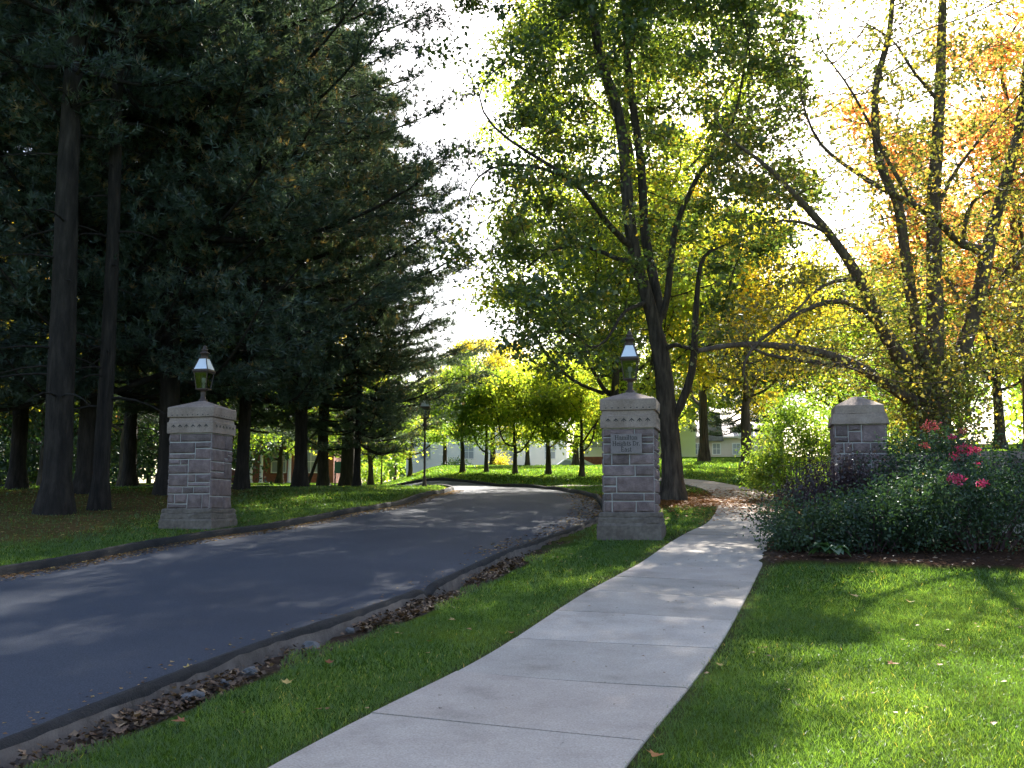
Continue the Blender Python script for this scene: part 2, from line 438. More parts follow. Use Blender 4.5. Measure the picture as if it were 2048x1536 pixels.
ground = mk('ground', np.stack([fx, fy, fz + dz], 1), gF, M['ground'], smoothf=True,
            attr={'needles': needles, 'mulch': inm.astype(float), 'soil': soil})
tag(ground, 'sloping green lawn ground under the trees and along the drive', kind='structure')

# road: ribs across between the two edges
n = 170
def resample(P, n):
    s = np.concatenate([[0], np.cumsum(np.linalg.norm(np.diff(P, axis=0), axis=1))])
    t = np.linspace(0, s[-1], n)
    return np.stack([np.interp(t, s, P[:, k]) for k in range(P.shape[1])], 1)
ra, rb = resample(road_l, n), resample(road_r, n)
W = 11
rv = np.array([[(*((1 - k / (W - 1)) * ra[i] + k / (W - 1) * rb[i]), 0) for k in range(W)] for i in range(n)]).reshape(-1, 3)
kk = np.tile(np.linspace(-1, 1, W), n)
rv[:, 2] = T(rv[:, 0], rv[:, 1]) - .055 + .03 * (1 - kk ** 2)
ri = np.arange(n * W).reshape(n, W)
road = mk('road', rv, np.stack([ri[:-1, :-1], ri[:-1, 1:], ri[1:, 1:], ri[1:, :-1]], -1).reshape(-1, 4), M['asphalt'], smoothf=True)
tag(road, 'dark asphalt drive curving uphill between the stone piers', kind='structure')

def kerb(name, line, side, y0, y1, back, label):
    P = resample(line, int(len(line) * 1.6))
    P = P[(P[:, 1] > y0) & (P[:, 1] < y1)]
    D = np.gradient(P, axis=0); D /= np.linalg.norm(D, axis=1, keepdims=True)
    N = np.stack([D[:, 1], -D[:, 0]], 1) * side          # outward from the road
    prof = [(-.02, -.12), (.0, -.02), (.015, .035), (.04, .055), (.075, .053), (.10, .03), (.11, .012 if back else -.1), (.15, -.24)]
    K = len(prof); V = np.zeros((len(P), K, 3)); wob = np.zeros((len(P), 2))
    ph = rs.rand(6) * 6
    s = np.arange(len(P)) * .12
    wave = .018 * np.sin(s * 1.1 + ph[0]) + .012 * np.sin(s * 2.9 + ph[1])
    brk = np.zeros(len(P))
    if back: brk = np.exp(-((P[:, 1] - 11.35) / .13) ** 2) * .07
    for k, (w, h) in enumerate(prof):
        j = (rs.rand(len(P)) - .5)
        ww = w + wave * .6 + j * .016; hh = h + (j * .010 + wave * .3 - (brk if 2 <= k <= 6 else 0))
        if back and k == 6: hh = hh + (rs.rand(len(P)) - .5) * .022 + .012 * np.sin(s * 3 + ph[2])
        xy = P + N * ww[:, None]
        V[:, k, :2] = xy; V[:, k, 2] = T(P[:, 0], P[:, 1]) + hh
    idx = np.arange(len(P) * K).reshape(len(P), K)
    F = np.stack([idx[:-1, :-1], idx[:-1, 1:], idx[1:, 1:], idx[1:, :-1]], -1)
    mi = np.zeros(F.shape[:2], int); mi[:, -1] = 1 if back else 0
    if side > 0: F = F[..., ::-1]
    o = mk(name, V.reshape(-1, 3), F.reshape(-1, 4), [M['kerb'], M['kerb_back']], smoothf=True, matidx=mi.ravel())
    return tag(o, label, kind='structure')
kerb('kerb_left', road_l, -1, -10, 52, False, 'low black asphalt kerb on the far side of the drive')
kerb('kerb_right', road_r, 1, -10, 52, True, 'crumbling black asphalt kerb with pale concrete back beside the grass strip')

# sidewalk of separate slabs
wc = walk_c
ws = np.concatenate([[0], np.cumsum(np.linalg.norm(np.diff(wc, axis=0), axis=1))])
def wpos(s):
    p = np.array([np.interp(s, ws, wc[:, 0]), np.interp(s, ws, wc[:, 1])])
    q = np.array([np.interp(s + .05, ws, wc[:, 0]), np.interp(s + .05, ws, wc[:, 1])]) - np.array([np.interp(s - .05, ws, wc[:, 0]), np.interp(s - .05, ws, wc[:, 1])])
    q /= np.linalg.norm(q)
    return p, np.array([q[1], -q[0]])
bedP = [wpos(s) for s in np.linspace(0.1, ws[-1] - .1, 120)]
bv = []
for p, nn in bedP:
    for e in (-1, 1):
        q = p + nn * e * (walk_half(p[1]) - .04); bv.append((q[0], q[1], float(T(q[0], q[1])) - .04))
bi = np.arange(len(bv)).reshape(-1, 2)
sidewalk = mk('sidewalk', bv, np.stack([bi[:-1, 0], bi[:-1, 1], bi[1:, 1], bi[1:, 0]], -1), M['soil'])
tag(sidewalk, 'pale concrete sidewalk of jointed slabs curving up past the piers', kind='structure')
s6 = ws[np.argmin(np.abs(wc[:, 1] - 6.14))]
SL = 1.235
s = s6 - SL * int(s6 / SL) + .02
k = 0
while s + SL < ws[-1]:
    wide = .018 if k % 3 == 2 else .010
    nv = 5; V = []
    tilt = (rs.rand(2) - .5) * .006
    for i in range(nv):
        t = i / (nv - 1); ss = s + wide + t * (SL - wide - .004)
        p, nn = wpos(ss)
        for e in (-1, -.985, -.5, 0, .5, .985, 1):
            wj = walk_half(p[1])
            q = p + nn * e * wj
            edge = (abs(e) == 1) or i in (0, nv - 1)
            V.append((q[0], q[1], float(T(q[0], q[1])) + .022 + tilt[0] * e + tilt[1] * (t - .5) - (.008 if abs(e) == 1 else 0)))
    idx = np.arange(nv * 7).reshape(nv, 7)
    F = list(np.stack([idx[:-1, :-1], idx[:-1, 1:], idx[1:, 1:], idx[1:, :-1]], -1).reshape(-1, 4))
    ring = list(idx[0, :]) + list(idx[1:, -1]) + list(idx[-1, ::-1][1:]) + list(idx[::-1, 0][1:-1])
    b0 = len(V)
    for r in ring: V.append((V[r][0], V[r][1], V[r][2] - .09))
    m = len(ring)
    for a in range(m): F.append((ring[a], b0 + a, b0 + (a + 1) % m, ring[(a + 1) % m]))
    mk('slab', V, np.array(F), M['slab'], sidewalk)
    s += SL; k += 1

# ------------------------------------------------------------------ leaves, tubes, branching
LEAF = np.array([(0, 0, 0), (.46, .34, .07), (.24, .56, .0), (.02, 1.0, -.05), (-.26, .55, .0), (-.47, .36, .08)])
LEAF_F = np.array([(0, 1, 2), (0, 2, 3), (0, 3, 4), (0, 4, 5)])
OVAL = np.array([(0, 0, 0), (.26, .5, .05), (0, 1, -.04), (-.26, .5, .05)])
OVAL_F = np.array([(0, 1, 2), (0, 2, 3)])

def leaves(P, size, updir=.6, droop=.3, shape='lobed', out=None, rng=rs, flat=0.0):
    """vectorised leaves at points P; returns V, F, per-vertex leaf index"""
    n = len(P)
    B, Fb = (LEAF, LEAF_F) if shape == 'lobed' else (OVAL, OVAL_F)
    nrm = rng.normal(size=(n, 3)); nrm /= np.linalg.norm(nrm, axis=1, keepdims=True)
    nrm = nrm * (1 - flat); nrm[:, 2] += updir
    nrm /= np.linalg.norm(nrm, axis=1, keepdims=True)
    ax = rng.normal(size=(n, 3)); ax[:, 2] -= droop
    if out is not None: ax += out
    ax -= nrm * (ax * nrm).sum(1, keepdims=True); ax /= np.maximum(np.linalg.norm(ax, axis=1, keepdims=True), 1e-6)
    sd_ = np.cross(ax, nrm)
    sz = size * (.65 + .7 * rng.rand(n))
    V = P[:, None, :] + sz[:, None, None] * (B[None, :, 0, None] * sd_[:, None, :] + B[None, :, 1, None] * ax[:, None, :] + B[None, :, 2, None] * nrm[:, None, :])
    F = Fb[None] + (np.arange(n) * len(B))[:, None, None]
    return V.reshape(-1, 3), F.reshape(-1, 3), np.repeat(np.arange(n), len(B))

def vnoise(P, scale, seed=0):
    r = np.random.RandomState(seed); v = 0
    for k in range(4):
        w = r.normal(size=3) * scale * (1 + .5 * k); v = v + np.sin(P @ w + r.rand() * 6.28) / (1 + .4 * k)
    return v / 2.6

def crown(name, P, size, mat, parent, seed=0, shape='lobed', noise_s=.6, namt=.3, **k):
    V, F, li = leaves(P, size, shape=shape, **k)
    r = np.clip(rs.beta(1.5, 2.0, len(P)) * .9 + namt * vnoise(P, noise_s, seed), 0, 1)
    return mk(name, V, F, mat, parent, attr={'rnd': r[li]})

def colonize(nodes, parents, A, D=.35, di=3.5, dk=.6, iters=90, up=.08, rng=rs):
    N = [np.array(p, float) for p in nodes]; par = list(parents)
    A = np.asarray(A, float); alive = np.ones(len(A), bool)
    NN = np.array(N)
    d2 = ((A[:, None, :] - NN[None]) ** 2).sum(-1)
    near_i = d2.argmin(1); near_d = np.sqrt(d2.min(1))
    kids = {}
    for it in range(iters):
        act = alive & (near_d < di)
        if it < 6: act = alive & (near_d < di * 2.5)
        if not act.any():
            if not alive.any(): break
            act = alive & (near_d <= near_d[alive].min() + .5)
        idx = np.nonzero(act)[0]
        acc = {}
        vec = A[idx] - NN[near_i[idx]]
        vec /= np.maximum(np.linalg.norm(vec, axis=1, keepdims=True), 1e-6)
        sums = np.zeros((len(NN), 3)); np.add.at(sums, near_i[idx], vec)
        grow = np.nonzero(np.abs(sums).sum(1) > 1e-6)[0]
        newp = []
        for g in grow:
            d = sums[g]; d = d / max(np.linalg.norm(d), 1e-6) + rng.normal(size=3) * .16; d[2] += up
            d /= np.linalg.norm(d)
            q = NN[g] + d * D
            if any(np.linalg.norm(q - NN[c]) < D * .4 for c in kids.get(g, ())): continue
            newp.append(q); par.append(int(g)); kids.setdefault(int(g), []).append(len(NN) + len(newp) - 1)
        if not newp: break
        Q = np.array(newp); base = len(NN)
        dd = np.linalg.norm(A[:, None, :] - Q[None], axis=-1)
        m = dd.min(1); mi = dd.argmin(1)
        upd = m < near_d
        near_d[upd] = m[upd]; near_i[upd] = base + mi[upd]
        alive &= near_d > dk
        NN = np.concatenate([NN, Q])
    return NN, np.array(par)

def radii(par, tip=.007, e=2.25):
    n = len(par); acc = np.zeros(n); r = np.zeros(n)
    for i in range(n - 1, -1, -1):
        if acc[i] == 0: acc[i] = tip ** e
        if par[i] >= 0: acc[par[i]] += acc[i]
        r[i] = acc[i] ** (1 / e)
    return r

def branches(mb, NN, par, r, jit=.12):
    n = len(NN); kids = [[] for _ in range(n)]
    for i in range(n):
        if par[i] >= 0: kids[par[i]].append(i)
    starts = [(i, None) for i in range(n) if par[i] < 0]
    while starts:
        i, p = starts.pop()
        chain = ([p] if p is not None else []) + [i]
        c = i
        while kids[c]:
            ks = sorted(kids[c], key=lambda q: -r[q])
            for q in ks[1:]: starts.append((q, c))
            c = ks[0]; chain.append(c)
        if len(chain) < 2: continue
        P = NN[chain]; R = r[chain].copy()
        if p is not None: R[0] = min(R[0], R[1] * 1.25)
        if len(P) > 3: P = P.copy(); P[1:-1] = P[1:-1] * .5 + (P[:-2] + P[2:]) * .25
        mx = R.max()
        mb.tube(P, R, 12 if mx > .12 else 7 if mx > .035 else 4 if mx > .014 else 3, jit if mx > .06 else 0)

def seedpaths(paths, step=.3):
    """paths: list of (points Nx3, r0, r1, attach index or None) -> nodes, parents, min radius"""
    N, par, R = [], [], []
    for P, r0, r1, first in paths:
        P = catmull(P, step)
        if first is None: pi = -1
        else:
            arr = np.array(N); pi = int(np.linalg.norm(arr - P[0], axis=1).argmin())
            P = P[1:]
        for k, p in enumerate(P):
            N.append(p); par.append(pi); pi = len(N) - 1
            R.append(r0 + (r1 - r0) * k / max(1, len(P) - 1))
    return N, par, np.array(R)

def flare(P0, r, h=.7, f=1.55):
    """root flare for a trunk tube: multiplies radius near the ground"""
    return r * (1 + (f - 1) * np.clip(1 - h, 0, 1))

def deciduous(name, base, height, crad, cz, czr, leafn, leafsz, lmat, bmat, trunk_r, label, cat='tree', group=None, seed=1, natt=420, fork=.28, lean=(0, 0), D=.4, dk=.7, shape='oval', nodes_out=None, spread=.45):
    rg = np.random.RandomState(seed)
    root = empty(name, base)
    A = rg.normal(size=(natt, 3)); A /= np.linalg.norm(A, axis=1, keepdims=True)
    A *= (rg.rand(natt, 1) ** .42)
    lob = 1 + .28 * np.sin(3 * np.arctan2(A[:, 1], A[:, 0]) + seed) + .22 * np.sin(5 * A[:, 2] * 2 + seed * 2)
    A = A * np.array([crad, crad, czr]) * lob[:, None] * np.array([1, 1, .9]) + np.array([lean[0], lean[1], cz])
    A = A[A[:, 2] > max(.8, height * .16)]
    th = height * fork
    stem = [(0, 0, -.15), (.02 * height * rg.normal() * .3, .0, th * .5), (lean[0] * .3, lean[1] * .3, th)]
    N, par, R = seedpaths([(stem, trunk_r, trunk_r * .75, None)], .3)
    NN, par = colonize(N, par, A, D, 5.0, dk, 70, rng=rg)
    r = radii(par, .008, 2.2)
    r = r * (trunk_r * .8 / max(r[len(N) - 1], 1e-6)) ** .8
    r[:len(N)] = np.maximum(R, r[len(N) - 1])
    z = NN[:len(N), 2]
    r[:len(N)] *= 1 + .6 * np.clip(1 - z / (trunk_r * 3), 0, 1) ** 2
    r = np.maximum(r, .006)
    mb = MB(); branches(mb, NN, par, r)
    mb.build('trunk', bmat, root, True)
    tips = NN[len(N):][r[len(N):] < max(.03, np.percentile(r, 80))]
    wt = rg.gamma(.7, 1, len(tips)); P = tips[rg.choice(len(tips), leafn, p=wt / wt.sum())] + rg.normal(size=(leafn, 3)) * spread * np.array([1, 1, .55])
    P = P[P[:, 2] > .5]
    crown('crown', P, leafsz, lmat, root, seed, shape, noise_s=.8 / max(.6, crad * .4), rng=rg)
    tag(root, label, cat, group)
    return root

def setmat(o, m):
    o.material_slots[0].link = 'OBJECT'; o.material_slots[0].material = m

def place_copy(proto, loc, rz, sc, label, lm=None, bm=None):
    c = copy_tree(proto)
    c.location = [float(v) for v in loc]; c.rotation_euler = (0, 0, rz)
    c.scale = sc if isinstance(sc, tuple) else (sc, sc, sc)
    c["label"] = label
    for ch in c.children:
        nm = ch.name.split('.')[0]
        if nm == 'crown' and lm: setmat(ch, lm)
        if nm == 'trunk' and bm: setmat(ch, bm)
    return c
# ------------------------------------------------------------------ stone gate piers with lanterns
YAW = -math.radians(12)

def ashlar(w, h, rg):
    rects = []; z = 0
    while z < h - 1e-3:
        rh = rg.choice([.12, .17, .21, .25, .29])
        if h - z - rh < .10: rh = h - z
        x = 0
        while x < w - 1e-3:
            rw = rg.choice([.13, .2, .27, .36, .48, .58])
            if w - x - rw < .11: rw = w - x
            q = rg.rand()
            if rh > .2 and q < .45:
                f = rg.choice([.33, .42, .62])
                rects.append((x, x + rw, z, z + rh * f))
                if rw > .3 and rg.rand() < .5:
                    g = rg.choice([.35, .6]); rects += [(x, x + rw * g, z + rh * f, z + rh), (x + rw * g, x + rw, z + rh * f, z + rh)]
                else: rects.append((x, x + rw, z + rh * f, z + rh))
            else: rects.append((x, x + rw, z, z + rh))
            x += rw
        z += rh
    return rects

def stone(parent, x0, x1, z0, z1, Rz, half, rg, mat, dep=.05, gap=.0078):
    """a rough-faced block on a wall face; local face frame: x along, y outward"""
    x0 += gap; x1 -= gap; z0 += gap; z1 -= gap
    b = min(.022, (x1 - x0) * .2, (z1 - z0) * .2)
    def j(s=.004): return rg.normal() * s
    o = .006
    ring0 = [(x0, z0), (x1, z0), (x1, z1), (x0, z1)]
    xm, zm = (x0 + x1) / 2 + j(.03), (z0 + z1) / 2 + j(.015)
    V = [(x, -half + dep, z) for x, z in ring0]
    V += [(x + j(.002), -half - o + .004, z + j(.002)) for x, z in ring0]
    ins = [(x0 + b, z0 + b), (xm, z0 + b * .8), (x1 - b, z0 + b), (x1 - b, zm), (x1 - b, z1 - b), (xm, z1 - b * .8), (x0 + b, z1 - b), (x0 + b, zm)]
    V += [(x + j(), -half - o - .010 - abs(j(.006)), z + j()) for x, z in ins]
    V.append((xm, -half - o - .018 - abs(j(.008)), zm))
    F4 = [(0, 1, 5, 4), (1, 2, 6, 5), (2, 3, 7, 6), (3, 0, 4, 7)]
    F3 = []
    r = list(range(8, 16)); c = 16
    for k, (a, e) in enumerate(((4, 5), (5, 6), (6, 7), (7, 4))):
        p, q, t = r[2 * k], r[2 * k + 1], r[(2 * k + 2) % 8]
        F3 += [(a, e, q), (a, q, p), (e, t, q)]
    for k in range(8): F3.append((r[k], r[(k + 1) % 8], c))
    V = np.array(V) @ Rz.T
    mk('stone', V, [np.array(F4), np.array(F3)], mat, parent)

def rotz(a): c, s_ = math.cos(a), math.sin(a); return np.array([[c, -s_, 0], [s_, c, 0], [0, 0, 1]])

def rough_block(parent, name, prof, mat, rg, n=9, amp=.006):
    """square block with profile [(half, z)...]; edges slightly worn"""
    V = []; F = []
    per = 4 * n
    for h, z in prof:
        for sidx in range(4):
            R = rotz(sidx * math.pi / 2)
            for k in range(n):
                t = -1 + 2 * k / n
                v = np.array([t * h, -h, z]) 
                if k == 0: v[:2] *= .985
                v[1] += rg.normal() * amp * .5; v[2] += rg.normal() * amp * .4
                V.append(R @ v)
    for i in range(len(prof) - 1):
        for k in range(per):
            k2 = (k + 1) % per
            F.append((i * per + k, i * per + k2, (i + 1) * per + k2, (i + 1) * per + k))
    nv = len(V); V.append((0, 0, prof[-1][1])); top = [((len(prof) - 1) * per + k, (len(prof) - 1) * per + (k + 1) % per, nv) for k in range(per)]
    return mk(name, V, [np.array(F), np.array(top)], mat, parent)

def pier(key, label, lantern=True):
    x, y = PIERS[key]
    z0 = float(T(x, y)) - (.07 if key == 'L' else 0.0)
    rg = np.random.RandomState({'L': 11, 'R': 23, 'E': 37}[key])
    root = tag(empty('stone_pier', (x, y, z0), YAW), label, 'pier', 'stone gate piers')
    hb, zb, zt = .385, .37, 1.635 if key != 'E' else 1.70
    rough_block(root, 'plinth', [(.49, -.3), (.488, .17), (.475, .20), (.468, .205), (.47, .22), (.468, .275), (.455, .29), (.455, .30), (.46, .315), (.455, .36), (.43, .375), (.37, .378)], M['plinth'], rg, 9, .008)
    mb = MB().frustum((0, 0), (hb - .004, hb - .004), (hb - .004, hb - .004), zb, zt + .02)
    mb.build('mortar_core', M['mortar'], root)
    for sidx, full in ((0, True), (1, False), (3, False)):
        R = rotz(sidx * math.pi / 2)
        w = 2 * hb if full else 2 * hb - .0
        for (a, b, c, d) in ashlar(w, zt - zb, rg):
            xa, xb = a - w / 2, b - w / 2
            if key == 'R' and sidx == 0:
                sx0, sx1, sz0, sz1 = -.262, .208, 1.245, 1.555
                if xa > sx0 - .02 and xb < sx1 + .02 and c + zb > sz0 - .02 and d + zb < sz1 + .02: continue
            stone(root, xa, xb, zb + c, zb + d, R, hb, rg, M['stone'])
    if key != 'E':
        rough_block(root, 'cap_band', [(.37, zt + .004), (.424, zt + .006), (.428, zt + .02), (.428, zt + .19), (.41, zt + .20), (.40, zt + .27)], M['cap'], rg, 9, .003)
        rough_block(root, 'cap_block', [(.39, zt + .275), (.424, zt + .278), (.43, zt + .29), (.43, zt + .44), (.42, zt + .452), (.06, zt + .585), (.05, zt + .59)], M['cap'], rg, 9, .003)
        dark = MB()  # flat dark shapes standing in for the shadowed, dirty recesses of the carving
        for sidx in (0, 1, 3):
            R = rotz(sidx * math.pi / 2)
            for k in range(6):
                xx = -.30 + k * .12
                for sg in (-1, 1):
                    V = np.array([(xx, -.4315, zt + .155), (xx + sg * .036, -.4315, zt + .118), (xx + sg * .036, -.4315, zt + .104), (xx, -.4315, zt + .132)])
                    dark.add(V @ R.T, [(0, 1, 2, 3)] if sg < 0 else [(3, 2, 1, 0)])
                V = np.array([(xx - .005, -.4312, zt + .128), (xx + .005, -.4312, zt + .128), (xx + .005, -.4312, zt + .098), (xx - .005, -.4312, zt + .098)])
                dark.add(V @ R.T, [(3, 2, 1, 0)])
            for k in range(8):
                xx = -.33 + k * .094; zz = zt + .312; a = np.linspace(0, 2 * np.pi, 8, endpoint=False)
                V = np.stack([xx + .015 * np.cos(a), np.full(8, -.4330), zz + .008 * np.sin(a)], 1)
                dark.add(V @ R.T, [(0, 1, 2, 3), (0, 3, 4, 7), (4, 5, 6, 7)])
        dm = dark.build('carved_shade_marks', M['letter'], root); dm['kind'] = 'stuff'
    else:
        rough_block(root, 'cap_band', [(.37, zt + .0), (.44, zt + .002), (.438, zt + .03), (.405, zt + .165), (.38, zt + .168)], M['cap'], rg, 9, .003)
        rough_block(root, 'cap_block', [(.37, zt + .17), (.385, zt + .172), (.375, zt + .30), (.36, zt + .31), (.07, zt + .465), (.05, zt + .47)], M['cap'], rg, 9, .003)
    return root, z0, zt

def lantern(loc, rz, label, sc=1.0, parent=None, group=None):
    """square tapered lantern; local z=0 at the foot of its stem"""
    if parent is None:
        root = tag(empty('pier_lantern', loc, rz), label, 'lantern', group); root.scale = (sc, sc, sc)
    else:
        root = parent
    g = MB().lathe([(.075, -.02), (.075, .03), (.045, .05), (.04, .10), (.048, .13), (.04, .15), (.05, .185), (.11, .20), (.11, .215), (.0, .216)], 12)
    g.build('stem', M['bronze'], root, True)
    f = MB()
    zb, zt, hb, ht = .205, .49, .088, .122
    for sx in (-1, 1):
        for sy in (-1, 1):
            f.tube([(sx * hb, sy * hb, zb), (sx * ht, sy * ht, zt)], .009, 4)
    f.frustum((0, 0), (hb + .012, hb + .012), (hb + .014, hb + .014), zb - .004, zb + .016)
    f.frustum((0, 0), (ht + .012, ht + .012), (ht + .026, ht + .026), zt, zt + .03)
    f.frustum((0, 0), (ht + .026, ht + .026), (ht + .022, ht + .022), zt + .032, zt + .052)
    f.build('cage', M['bronze'], root)
    for k in range(4):
        R = rotz(k * math.pi / 2)
        V = np.array([(-hb, -hb, zb + .015), (hb, -hb, zb + .015), (ht, -ht, zt), (-ht, -ht, zt)]) * np.array([.95, 1, 1])
        mk('glass_pane', V @ R.T, np.array([(0, 1, 2, 3)]), M['lamp_glass'], root)
    MB().lathe([(.02, zb + .01), (.02, zb + .12), (.035, zb + .13), (.035, zb + .2), (.0, zb + .21)], 8).build('burner', M['lamp_white'], root, True)
    r0, r1, za, zc = .132, .066, zt + .052, zt + .262
    for k in range(4):
        R = rotz(k * math.pi / 2)
        V = np.array([(-r0 + .012, -r0, za + .012), (r0 - .012, -r0, za + .012), (r1 - .008, -r1, zc - .01), (-r1 + .008, -r1, zc - .01),
                      (-r0 + .012, -r0 + .012, za + .012), (r0 - .012, -r0 + .012, za + .012), (r1 - .008, -r1 + .012, zc - .01), (-r1 + .008, -r1 + .012, zc - .01)])
        mk('roof_panel', V @ R.T, np.array([(0, 1, 2, 3), (7, 6, 5, 4), (0, 4, 5, 1), (2, 6, 7, 3)]), M['lamp_roof'], root)
    f = MB()
    for sx in (-1, 1):
        for sy in (-1, 1):
            f.tube([(sx * r0, sy * r0, za), (sx * r1, sy * r1, zc)], .010, 4)
    f.frustum((0, 0), (r0 + .006, r0 + .006), (r0 + .004, r0 + .004), za - .001, za + .012)
    f.frustum((0, 0), (r1 + .006, r1 + .006), (r1 + .006, r1 + .006), zc - .012, zc + .008)
    f.build('roof_frame', M['bronze'], root)
    MB().lathe([(.062, zc + .008), (.058, zc + .07), (.085, zc + .082), (.08, zc + .098), (.05, zc + .115), (.045, zc + .135), (.062, zc + .143), (.055, zc + .158), (.03, zc + .17),
                (.036, zc + .185), (.03, zc + .205), (.012, zc + .215), (.01, zc + .232), (.0, zc + .234)], 12).build('finial', M['bronze'], root, True)
    return root

for key, lab, llab in (('L', 'stone gate pier at the foot of the pines across the drive', 'lantern on the pier beside the pines, across the drive'),
                       ('R', 'stone gate pier with the name plate beside the sidewalk', 'lantern on the pier with the name plate'),
                       ('E', 'stone pier without a lantern behind the rose bushes', None)):
    root, z0, zt = pier(key, lab)
    x, y = PIERS[key]
    if llab: lantern((x, y, z0 + zt + .585), YAW, llab, 1.0, group='lanterns on the gate piers')
    if key == 'R':
        # name plate
        pl = MB().frustum((-.027, 0), (.235, .012), (.235, .012), 1.25, 1.55)
        pob = pl.build('name_plate', M['sign'], root); pob.location = (0, -.385 - .040, 0)
        pob["label"] = "grey stone plate reading Hamilton Heights Dr. East"
        def arc(cx, cy, rx, ry, a0, a1, n=10):
            return [(cx + rx * math.cos(math.radians(a0 + (a1 - a0) * k / n)), cy + ry * math.sin(math.radians(a0 + (a1 - a0) * k / n))) for k in range(n + 1)]
        TK, TN = .17, .085
        def st(x, y0=0, y1=1, sb=True, stp=True, w=TK):
            o = [([(x, y0), (x, y1)], w)]
            if sb: o.append(([(x - .15, y0 + .03), (x + .15, y0 + .03)], TN))
            if stp: o.append(([(x - .15, y1 - .03), (x + (.15 if y1 == 1 and y0 == 0 else .0), y1 - .03)], TN))
            return o
        XH = .68
        G = {
            'H': (st(.18) + st(.74) + [([(.18, .52), (.74, .52)], TN)], .98),
            'E': (st(.18) + [([(.1, .97), (.62, .97)], TN), ([(.62, 1), (.62, .8)], TN), ([(.18, .52), (.5, .52)], TN), ([(.5, .62), (.5, .42)], TN), ([(.1, .03), (.66, .03)], TN), ([(.66, 0), (.66, .22)], TN)], .80),
            'D': (st(.18) + [([(.1, .96), (.4, .96)] + arc(.4, .5, .42, .46, 90, -90, 12) + [(.1, .04)], TN * 1.45)], .98),
            'a': ([(arc(.28, .48, .2, .18, 160, 0, 6) + [(.48, .08), (.58, .04)], TK * .85), (arc(.28, .2, .2, .19, 40, 300, 10) + [(.48, .12)], TN * 1.2)], .66),
            'm': (st(.14, 0, XH) + st(.5, 0, XH - .1, True, False) + st(.86, 0, XH - .1, True, False) + [(arc(.33, .46, .18, .2, 165, 10, 8), TN), (arc(.69, .46, .18, .2, 165, 10, 8), TN)], 1.06),
            'i': (st(.15, 0, XH) + [([(.15, .84), (.15, .98)], .16)], .34),
            'l': (st(.15, 0, 1.02), .34),
            't': ([([(.2, .92), (.2, .14)] + arc(.32, .14, .12, .11, 180, 320, 6), TK * .85), ([(.04, .65), (.42, .65)], TN)], .46),
            'o': ([(arc(.3, .34, .24, .32, 0, 360, 18), TK * .75)], .66),
            'n': (st(.14, 0, XH) + st(.54, 0, XH - .1, True, False) + [(arc(.35, .46, .19, .2, 165, 10, 8), TN)], .74),
            'e': ([(arc(.29, .34, .23, .32, 5, 325, 16), TK * .75), ([(.08, .4), (.5, .4)], TN)], .6),
            'g': ([(arc(.28, .45, .19, .2, 0, 360, 14), TN * 1.4), (arc(.28, -.1, .23, .17, 0, 360, 14), TN * 1.3), ([(.14, .27), (.14, .12), (.44, .06)], TN), ([(.42, .6), (.58, .66)], TN)], .62),
            'h': (st(.14, 0, 1.02) + st(.54, 0, XH - .1, True, False) + [(arc(.35, .46, .19, .2, 165, 10, 8), TN)], .74),
            's': ([(arc(.26, .5, .16, .16, 30, 250, 8) + arc(.26, .18, .17, .16, 90, -150, 8), TN * 1.5)], .52),
            'r': (st(.14, 0, XH) + [(arc(.33, .46, .17, .19, 165, 60, 6), TN * 1.3)], .5),
            '.': ([([(.1, .0), (.1, .15)], .17)], .26), ' ': ([], .34),
        }
        def word(text, cx, zc, H):
            wd = sum(G[c][1] for c in text) * H
            px = cx - wd / 2
            for ch in text:
                strokes, adv = G[ch]
                if strokes:
                    m = MB(); lay = 0
                    for pts, w in strokes:
                        for a, b in zip(pts[:-1], pts[1:]):
                            a = np.array(a) * H; b = np.array(b) * H; d = b - a; L = np.linalg.norm(d)
                            if L < 1e-6: continue
                            d /= L; nn = np.array([-d[1], d[0]]) * w * H / 2; ex = d * w * H * .15
                            yy = -.0125 - .0006 - .00015 * (lay % 12); lay += 1
                            q = [a - ex - nn, b + ex - nn, b + ex + nn, a - ex + nn]
                            m.add([(px + p[0], yy, zc + p[1]) for p in q], [(0, 1, 2, 3)])
                    m.build('letter', M['letter'], pob)
                px += adv * H
        word('Hamilton', -.027, 1.462, .066)
        word('Heights Dr.', -.027, 1.372, .066)
        word('East', -.027, 1.282, .066)
    if key == 'E':
        # low stone wall running to the right from this pier
        ang = YAW; c, s_ = math.cos(ang), math.sin(ang)
        rg = np.random.RandomState(5)
        wr = tag(empty('stone_wall', (x + c * .39, y + s_ * .39, z0), YAW), 'low stone wall with flat coping running behind the rose bushes', 'wall')
        Lw = 6.2; zt_ = 1.13
        MB().box(.0, Lw, -.17, .17, -.4, zt_).build('mortar_core', M['mortar'], wr)
        for (a, b, cc, d) in ashlar(Lw, .75, rg):
            V0 = zt_ - .75
            stone(wr, a, b, V0 + cc, V0 + d - .002, np.eye(3), .172, rg, M['stone'])
        for k in range(5):
            a = .02 + k * 1.24
            rb_ = MB().frustum((a + .615, 0), (.612, .215), (.608, .205), zt_ + .004, zt_ + .12 + (.012 if k % 2 else 0))
            rb_.build('coping_stone', M['cap'], wr)

